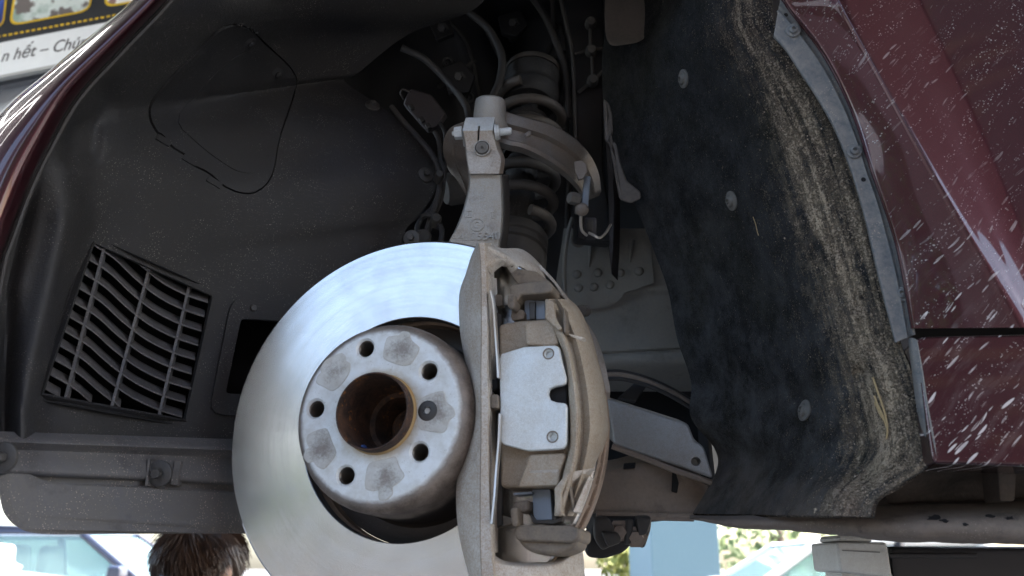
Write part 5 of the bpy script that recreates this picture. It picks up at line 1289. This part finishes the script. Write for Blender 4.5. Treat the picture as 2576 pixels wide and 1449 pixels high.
# ================================================================== lift
la_ = thing("vehicle_lift", "black steel beam of a vehicle lift under the sill at lower right", "vehicle lift", P(2420, 1449, 1.0))
obj("arm_beam", prism([P(x, y, .93) for x, y in ((2237, 1374), (4300, 1377), (4300, 1640), (2268, 1640))], Vector((0, .16, 0)), .006), plain("lift_black", (.012, .011, .013), .5), la_)
obj("arm_plate", prism([P(x, y, .925) for x, y in ((2238, 1392), (2460, 1392), (2460, 1404), (2240, 1404))], Vector((0, .006, 0)), .001), plain("lift_black2", (.014, .013, .015), .5), la_)
pd = thing("lift_pad", "pale grey plastic pad block under the sill left of the black lift beam", "lift pad", P(2170, 1440, .99))
padm = dusty("pad_plastic", (.50, .51, .48), (.40, .38, .34), .4, .6)
obj("pad_block", prism([P(x, y, .90) for x, y in ((2104, 1363), (2232, 1364), (2246, 1452), (2114, 1438))], Vector((0, .08, .0)), .003, 3), padm, pd)
obj("pad_cap", prism([P(x, y, .905) for x, y in ((2112, 1345), (2192, 1349), (2198, 1364), (2110, 1362))], Vector((0, .06, .0)), .003), padm, pd)
obj("pad_groove", prism([P(x, y, .8985) for x, y in ((2120, 1383), (2214, 1388), (2214, 1391), (2120, 1386))], Vector((0, .003, 0))), plain("groove_grey", (.2, .2, .19), .7), pd)
obj("pad_stem", prism([P(x, y, .93) for x, y in ((2116, 1430), (2246, 1440), (2300, 1640), (2120, 1640))], Vector((0, .05, .0)), .003), padm, pd)

# ================================================================== cars parked beyond
def build_car(label, loc, rot, col, L=4.4, W=1.75, Hh=1.48, hood=.95, belt=.95, wx=(-.9, .55), cat="car", sealed=(.55, .52, .46)):
    t = thing("parked_car", label, cat, loc, "cars parked in the yard beyond")
    t.rotation_euler = (0, 0, rot)
    pm = Mat("car_paint"); pm.set(color=col, rough=.3, coat=.8, coatr=.05); pm = pm.m
    gl = glassmat("car_glass"); tr = plain("car_trim", (.02, .02, .025), .5)
    chrome = plain("bright_trim", (.75, .77, .80), .2, .6)
    def lo(name, bm, m, par=t, **k):
        o = obj(name, bm, m, None, **k); o.parent = par; return o
    h2 = W / 2
    prof = [(-L / 2, .35), (-L / 2, .72), (-L / 2 + .06, belt - .03), (wx[0] - .35, belt), (wx[1] + .55, belt), (wx[1] + .75, hood), (L / 2 - .25, hood - .13), (L / 2, hood - .32), (L / 2 + .02, .4), (L / 2 - .08, .25), (-L / 2 + .1, .25)]
    lo("body", prism([Vector((x, -h2, z)) for x, z in prof], Vector((0, W, 0)), .05, 3), pm)
    rx0, rx1 = wx[0], wx[1]                              # roof ends
    roof = [(rx0 - .05, Hh - .05), (rx0 + .25, Hh), ((rx0 + rx1) / 2, Hh + .015), (rx1 - .2, Hh - .01), (rx1 + .02, Hh - .06), (rx1 - .02, Hh - .08), (rx0, Hh - .08)]
    lo("roof", prism([Vector((x, -h2 + .17, z)) for x, z in roof], Vector((0, W - .34, 0)), .02, 2), pm)
    bot0, bot1 = rx0 - .42, rx1 + .72
    mid = (rx0 + rx1) / 2 + .02
    def bar(a, b, r, name, m): lo(name, tube([Vector(a), Vector(b)], r, sides=8), m)
    for s in (-1, 1):
        yb, yt = s * (h2 - .03), s * (h2 - .19)
        bar((bot1, yb, belt - .02), (rx1, yt, Hh - .07), .035, "pillar", pm)
        bar((mid, yb, belt - .02), (mid - .02, yt, Hh - .06), .045, "pillar", pm if sum(col) < 1 else tr)
        bar((bot0, yb, belt - .02), (rx0, yt, Hh - .07), .06, "pillar", pm)
        bar((rx0, yt, Hh - .055), (rx1, yt, Hh - .055), .028, "roof_rail", pm)
        for a, b, c, d in (((mid + .05, bot1 - .1, rx1 - .03, mid + .03)), ((bot0 + .08, mid - .05, mid - .06, rx0 + .05))):
            f = [Vector((a, yb, belt)), Vector((b, yb, belt)), Vector((c, yt, Hh - .085)), Vector((d, yt, Hh - .085))]
            wd = lo("window", prism(f, Vector((0, -s * .012, 0))), gl, smooth=False)
            fr = bmesh.new(); tube(f + [f[0]], .014, fr, 6); lo("window_frame", fr, chrome, wd)
        m_ = lo("mirror", prism([Vector((bot1 - .28, s * (h2 + .02), belt + .0)), Vector((bot1 - .12, s * (h2 + .02), belt + .02)), Vector((bot1 - .13, s * (h2 + .02), belt + .15)), Vector((bot1 - .26, s * (h2 + .02), belt + .16))], Vector((0, s * .2, 0)), .03, 3), pm)
        for wx_ in (-L / 2 + .78, L / 2 - .82):
            m = frame(Vector((wx_, s * (h2 - .1), .33)), Vector((0, s, 0)))
            wh = lo("wheel", revolve([(.2, -.1), (.3, -.1), (.33, -.07), (.33, .07), (.3, .1), (.2, .1)], m, 32), tr)
            lo("rim", revolve([(0, .07), (.05, .08), (.18, .06), (.205, .09), (.205, -.05), (0, -.05)], m, 20, closed=False), chrome, wh)
        lo("headlight", prism([Vector((L / 2 - .12, s * (h2 - .08), hood - .30)), Vector((L / 2 + .005, s * (h2 - .12), hood - .36)), Vector((L / 2 + .005, s * (h2 - .45), hood - .36)), Vector((L / 2 - .08, s * (h2 - .45), hood - .27))], Vector((.01, 0, -.14)), .02), gl)
        lo("door_handle", prism([Vector((mid - .25, s * (h2 + .005), belt - .14)), Vector((mid - .06, s * (h2 + .005), belt - .14)), Vector((mid - .06, s * (h2 + .005), belt - .11)), Vector((mid - .25, s * (h2 + .005), belt - .11))], Vector((0, s * .03, 0)), .008), chrome)
        for sx in (mid + .35, mid - .65):
            st = [(sx - .26, .55), (sx - .1, .55), (sx - .22, Hh - .38), (sx - .24, Hh - .17), (sx - .34, Hh - .17), (sx - .36, Hh - .38)]
            lo("seat", prism([Vector((x, s * .16, z)) for x, z in st], Vector((0, s * .44, 0)), .05, 3), plain("seat_cloth", sealed, .8))
    lo("windscreen", prism([Vector((bot1, -h2 + .08, belt)), Vector((bot1, h2 - .08, belt)), Vector((rx1 + .02, h2 - .2, Hh - .08)), Vector((rx1 + .02, -h2 + .2, Hh - .08))], Vector((-.012, 0, 0))), gl, smooth=False)
    lo("rear_window", prism([Vector((bot0, -h2 + .08, belt)), Vector((bot0, h2 - .08, belt)), Vector((rx0, h2 - .2, Hh - .08)), Vector((rx0, -h2 + .2, Hh - .08))], Vector((.012, 0, 0))), gl, smooth=False)
    lo("dashboard", prism([Vector((bot1 - .1, -h2 + .15, belt + .02)), Vector((bot1 - .5, -h2 + .15, belt + .03)), Vector((bot1 - .5, -h2 + .15, .6)), Vector((bot1 - .1, -h2 + .15, .6))], Vector((0, W - .3, 0)), .03), tr)
    return t
def gp(x, y, Y): p = P(x, y, Y); return Vector((p.x, p.y, 0))
build_car("dark navy car with pale window trim, seen through the gap at far left", gp(132, 1424, 10.4), 0.0, (.022, .028, .055), L=4.7, W=1.85, Hh=1.64, hood=1.08, belt=1.10, wx=(-1.2, .62))
build_car("white car at far right behind the pale lift pad", gp(2170, 1424, 8.6), pi, (.80, .82, .82), L=4.4, W=1.75, Hh=1.50, hood=.98, belt=1.0, wx=(-.75, .62))
build_car("white car whose rounded front shows at the lower left corner", gp(-560, 1424, 5.2), .12, (.82, .83, .84), L=4.5, W=1.85, Hh=1.62, hood=1.22, belt=1.24, wx=(-1.0, .2))
# walls and greenery far off
tw = thing("teal_wall", "flat pale teal wall of a building beyond the yard", "wall", gp(1720, 1424, 13))
obj("wall_sheet", prism([Vector(P(x, 1424, 13)) * 1 - Vector((0, 0, P(x, 1424, 13).z)) for x in (1640, 1812)] + [Vector((P(1812, 1424, 13).x, 13, 3.4)), Vector((P(1640, 1424, 13).x, 13, 3.4))], Vector((0, 2.5, 0)), .02), plain("teal_paint", (.15, .235, .26), .7), tw)
obj("wall_coping", prism([Vector((P(x, 1424, 13).x, 12.95, 3.4)) for x in (1636, 1816)] + [Vector((P(x, 1424, 13).x, 12.95, 3.5)) for x in (1816, 1636)], Vector((0, 2.6, 0)), .01), plain("coping", (.5, .5, .48), .7), tw)
def tree(label, loc, h, r, seed, col):
    t = thing("tree", label, "tree", loc, "trees beyond the yard"); rnd = random.Random(seed)
    obj("trunk", tube([loc + Vector((0, 0, 0)), loc + Vector((.1, 0, h * .3)), loc + Vector((.0, .1, h * .6)), loc + Vector((.1, .1, h * .9))], [.16, .12, .09, .03], sides=10), plain("bark", (.12, .09, .07), .9), t)
    bm = bmesh.new(); blobs = [loc + Vector((rnd.gauss(0, r * .45), rnd.gauss(0, r * .45), h * rnd.uniform(.32, 1.0))) for _ in range(14)]
    for k in range(2600):
        c = rnd.choice(blobs); d = Vector((rnd.gauss(0, 1), rnd.gauss(0, 1), rnd.gauss(0, 1))).normalized() * (r * .42 * rnd.random() ** .4)
        p = c + d; a = Vector((rnd.gauss(0, 1), rnd.gauss(0, 1), rnd.gauss(0, 1))).normalized(); b = a.orthogonal().normalized(); s = rnd.uniform(.06, .13)
        bm.faces.new([bm.verts.new(p + a * s), bm.verts.new(p + b * s * .5), bm.verts.new(p - a * s), bm.verts.new(p - b * s * .5)])
    obj("crown", bm, col, t, smooth=False)
leaf_m = plain("leaf", (.17, .23, .09), .6)
tree("sunlit green tree behind the white car right of the teal wall", gp(1950, 1424, 15), 4.2, 1.8, 3, leaf_m)
tree("yellow green tree peeping out left of the teal wall", gp(1612, 1424, 17), 3.6, .9, 5, plain("leaf_yellow", (.24, .26, .05), .6))

# ================================================================== person crouching behind the splash flap
def person():
    hp = P(503, 1432, 2.25); L0 = Vector((hp.x - .42 * cos(R(55)), hp.y - .42 * sin(R(55)), 0))
    t = thing("person", "person with tousled brown hair and a grey blue shirt, bending low behind the car", "person", L0)
    zz = hp.z
    J = {'pel': (0, 0, zz - .42), 'sp1': (.08, 0, zz - .30), 'sp2': (.20, 0, zz - .17), 'nk': (.31, 0, zz - .085), 'hb': (.37, 0, zz - .045), 'hm': (.415, 0, zz + .0), 'ht': (.425, 0, zz + .045)}
    V, E, Rd = [], [], []
    def add(p, r): V.append(Vector(p) + L0); Rd.append(r); return len(V) - 1
    ids = {}
    for k, r in (('pel', .145), ('sp1', .13), ('sp2', .135), ('nk', .058), ('hb', .06), ('hm', .082), ('ht', .07)): ids[k] = add(J[k], r)
    for a, b in zip(list(J)[:-1], list(J)[1:]): E.append((ids[a], ids[b]))
    for s in (-1, 1):
        pz = zz - .42
        hip = add((.02, s * .10, pz - .06), .095); kn_ = add((.26, s * .16, pz - .36), .06); an = add((.04, s * .14, .09), .042); toe = add((.22, s * .16, .04), .035)
        E.extend([(ids['pel'], hip), (hip, kn_), (kn_, an), (an, toe)])
        sh = add((.22, s * .18, zz - .19), .062); el = add((.34, s * .25, zz - .44), .044); wr = add((.54, s * .20, zz - .50), .028); pm_ = add((.61, s * .18, zz - .51), .03)
        E.extend([(ids['sp2'], sh), (sh, el), (el, wr), (wr, pm_)])
        for f in range(5):
            o = (f - 2) * .016; ln = (.05, .075, .08, .075, .06)[f]
            if f == 0: b0 = add((.60, s * .18 - s * .035, zz - .505), .011); b1 = add((.63, s * .18 - s * .06, zz - .515), .009)
            else: b0 = add((.645, s * .18 + s * (o), zz - .52), .0095); b1 = add((.645 + ln * .7, s * .18 + s * o * 1.2, zz - .52 - ln * .5), .008)
            E.extend([(pm_, b0), (b0, b1)])
    me = bpy.data.meshes.new("body"); me.from_pydata([tuple(v - L0) for v in V], E, [])
    o = bpy.data.objects.new("body", me); COL.objects.link(o); o.parent = t
    md = o.modifiers.new("skin", 'SKIN'); md.use_smooth_shade = True
    for i, r in enumerate(Rd): me.skin_vertices[0].data[i].radius = (r, r)
    me.skin_vertices[0].data[0].use_root = True
    s2 = o.modifiers.new("sub", 'SUBSURF'); s2.levels = 2; s2.render_levels = 2
    bpy.context.view_layer.update(); apply_mods(o)
    skin = plain("skin", (.42, .24, .17), .55); shirt = plain("shirt", (.16, .20, .26), .8); jean = plain("trousers", (.03, .035, .05), .85)
    for m in (skin, shirt, jean): o.data.materials.append(m)
    o.data.materials.clear()
    for m in (skin, shirt, jean): o.data.materials.append(m)
    for p in o.data.polygons:
        c = p.center
        p.material_index = 0 if (c.x > .335 and c.z > zz - .2) or c.x > .50 else (2 if c.z < zz - .40 and c.x < .32 and abs(c.y) < .23 else 1)
    # face
    hc = L0 + Vector((.43, 0, zz + .015))
    for s in (-1, 1):
        b2 = bmesh.new(); bmesh.ops.create_uvsphere(b2, u_segments=12, v_segments=8, radius=.028, matrix=Matrix.Translation(hc + Vector((-.0, s * .083, -.02))) @ Matrix.Diagonal((.6, .3, 1, 1)))
        obj("ear", b2, skin, t)
        b2 = bmesh.new(); bmesh.ops.create_uvsphere(b2, u_segments=12, v_segments=8, radius=.012, matrix=Matrix.Translation(hc + Vector((.075, s * .03, 0)))); obj("eye", b2, plain("eye_white", (.7, .7, .7), .2), t)
    b2 = bmesh.new(); bmesh.ops.create_cone(b2, segments=10, radius1=.016, radius2=.006, depth=.04, cap_ends=True, matrix=Matrix.Translation(hc + Vector((.09, 0, -.02))) @ Matrix.Rotation(.3, 4, 'Y')); obj("nose", b2, skin, t)
    obj("mouth", tube([hc + Vector((.075, -.022, -.055)), hc + Vector((.082, 0, -.055)), hc + Vector((.075, .022, -.055))], .005), plain("lips", (.35, .14, .12), .5), t)
    # hair: skull cap plus combed strands
    hm = Mat("brown_hair"); hm.set(color=hm.mix(hm.ramp(hm.noise(60, 4), (.35, 0), (.7, 1)), (.034, .017, .011), (.085, .042, .022)), rough=.45); 
    b2 = bmesh.new(); bmesh.ops.create_icosphere(b2, subdivisions=4, radius=.095, matrix=Matrix.Translation(hc + Vector((-.012, 0, .012))) @ Matrix.Diagonal((1.08, .92, .95, 1)))
    bmesh.ops.delete(b2, geom=[v for v in b2.verts if (v.co - hc).x > .055 and (v.co - hc).z < .04 or (v.co - hc).z < -.06], context='VERTS')
    for v in b2.verts: v.co += (v.co - hc).normalized() * .012 * noise.noise(v.co * 45)
    hair = obj("hair", b2, hm.m, t)
    rnd = random.Random(4); b2 = bmesh.new()
    HC = hc + Vector((-.012, 0, .012)); whorl = Vector((-.45, -.15, .9)).normalized()
    for k in range(5200):
        d = Vector((rnd.gauss(-.25, 1), rnd.gauss(0, 1), rnd.gauss(.25, .8))).normalized()
        if (d.x > .6 and d.z < .45) or d.z < -.55: continue
        flow = d - whorl; flow -= d * flow.dot(d)
        flow = (flow.normalized() + Vector((0, 0, -.25)) + .45 * Vector((noise.noise(d * 3.1), noise.noise(d * 3.1 + Vector((5, 0, 0))), noise.noise(d * 3.1 + Vector((0, 5, 0))))))
        flow = flow + Vector((rnd.gauss(0, .12), rnd.gauss(0, .12), rnd.gauss(0, .12)))
        ln = rnd.uniform(.35, .75); lift = rnd.random() ** 3 * .22; cur = []
        for q in range(5):
            dd = (d + flow * ln * q / 4).normalized(); rr_h = .096 * (1 + .03 + lift * (q / 4) + .05 * noise.noise(dd * 5))
            cur.append(HC + Vector((dd.x * 1.08, dd.y * .92, dd.z * .95)) * rr_h)
        tube(cur, [.0009, .0011, .0010, .0008, .0002], b2, 3, False)
    obj("hair_strands", b2, hm.m, hair, kind="stuff")
    b2 = bmesh.new(); tube(smooth_path([L0 + Vector((.26, -.09, zz - .10)), L0 + Vector((.33, -.085, zz - .045)), L0 + Vector((.38, 0, zz - .075)), L0 + Vector((.33, .085, zz - .045)), L0 + Vector((.26, .09, zz - .10))], 20), .016, b2, 8)
    obj("collar", b2, shirt, t)
    t.rotation_euler = (0, 0, R(55))
    return t
person()

# ================================================================== lamps under the canopy: hexagons of light tubes
lampm = Mat("lit_tube"); lampm.set(color=(.9, .9, .9), emis=(1, .98, .95), emis_s=1.6)
def hexlamp(cx, cy, rr, label):
    t = thing("hexagon_lamp", label, "ceiling lamp", Vector((cx, cy, 3.2)), "hexagon lamps under the canopy")
    for k in range(6):
        a, b = (Vector((cx + rr * cos(q), cy + rr * sin(q), 3.2)) for q in (k * pi / 3, (k + 1) * pi / 3))
        d = (b - a).normalized(); tb = obj("lamp_tube", tube([a + d * .04, b - d * .04], .03), lampm.m, t)
    for k in (0, 2, 4):
        a = Vector((cx + rr * cos(k * pi / 3), cy + rr * sin(k * pi / 3), 3.2)); obj("hanger", tube([a, a + Vector((0, 0, 1.1))], .006), MT['clip'], t)
LAMPS = [(-2.15, 2.0), (-2.75, .95)]
for i, (a, b) in enumerate(LAMPS): hexlamp(a, b, .5, "hexagon of lit tubes nearer the car" if i == 0 else "hexagon of lit tubes farther from the car")
# unseen walls, blocks and hedge added here to shape reflections in steel and paint
def boards():
    m = Mat("brown_boards"); co = m.sep(m.tc.outputs["Object"]); st = m.math('SINE', m.math('MULTIPLY', co[2], 14.0))
    col = m.mix(m.ramp(st, (-.2, 0), (.6, 1)), (.022, .017, .016), (.11, .070, .040)); col = m.mix(m.ramp(m.noise(.35, 3), (.42, 0), (.52, 1)), col, (.035, .032, .036)); m.set(color=col, rough=.8); return m.m
ob = thing("reflection_block_brown", "tall brown boarded block added behind the photographer to darken reflections in the paint", "added building", Vector((3, -13, 0)))  # added so the fender has something dark to reflect
obj("wall", prism([Vector(p) for p in ((1.2, -13, 0), (7.6, -13, 0), (7.6, -13, 15), (1.2, -13, 15))], Vector((0, -3, 0))), boards(), ob)
for k in range(2):
    wq = obj("window", prism([Vector((1.8 + k * 2.6, -12.97, 6)), Vector((3.4 + k * 2.6, -12.97, 6)), Vector((3.4 + k * 2.6, -12.97, 7.6)), Vector((1.8 + k * 2.6, -12.97, 7.6))], Vector((0, -.05, 0))), plain("window_dark", (.05, .05, .055), .2), ob)
nb = thing("reflection_block_red", "tall brick red block added right of the brown one to redden reflections in the paint", "added building", Vector((10, -13, 0)))  # added for the red band it gives the fender reflection
obj("wall", prism([Vector(p) for p in ((7.7, -13, 0), (13, -13, 0), (13, -13, 13), (7.7, -13, 13))], Vector((0, -3, 0))), plain("red_block_sheet", (.13, .032, .035), .8), nb)
hd = thing("hedge", "green hedge above a brown garden wall across the street behind the photographer", "hedge", Vector((-9, -11, 0)))
bm = bmesh.new(); rnd = random.Random(9)
for k in range(7000):
    p = Vector((rnd.uniform(-24, 1.1), -11 + rnd.uniform(-.6, .6), rnd.uniform(2.9, 4.3))); a = Vector((rnd.gauss(0, 1), rnd.gauss(0, 1), rnd.gauss(0, 1))).normalized(); b = a.orthogonal().normalized(); s = rnd.uniform(.1, .24)
    bm.faces.new([bm.verts.new(p + a * s), bm.verts.new(p + b * s * .6), bm.verts.new(p - a * s), bm.verts.new(p - b * s * .6)])
obj("leaves", bm, plain("hedge_leaf", (.10, .19, .05), .7), hd, smooth=False)
gw = thing("garden_wall", "long greyish brown garden wall added behind the photographer to shape reflections in the disc", "wall", Vector((-9, -10.5, 0)))
obj("wall_body", prism([Vector(p) for p in ((-24, -10.4, 0), (1.1, -10.4, 0), (1.1, -10.4, 3.0), (-24, -10.4, 3.0))], Vector((0, -.3, 0))), plain("wall_render", (.15, .125, .12), .8), gw)
gh = thing("warehouse", "grey warehouse block added behind the photographer to band reflections in the disc", "added building", Vector((-14, -17, 0)))
obj("wall", prism([Vector(p) for p in ((-30, -17, 0), (-4, -17, 0), (-4, -17, 9.0), (-30, -17, 9.0))], Vector((0, -6, 0))), plain("warehouse_sheet", (.10, .105, .11), .7), gh)
obj("reflected_band", prism([Vector(p) for p in ((-30, -16.99, 5.9), (-4, -16.99, 5.9), (-4, -16.99, 6.9), (-30, -16.99, 6.9))], Vector((0, .08, 0))), plain("band_white", (.7, .7, .68), .6), gh)  # pale strip added for a light band reflected in the disc
bpy.context.view_layer.update()
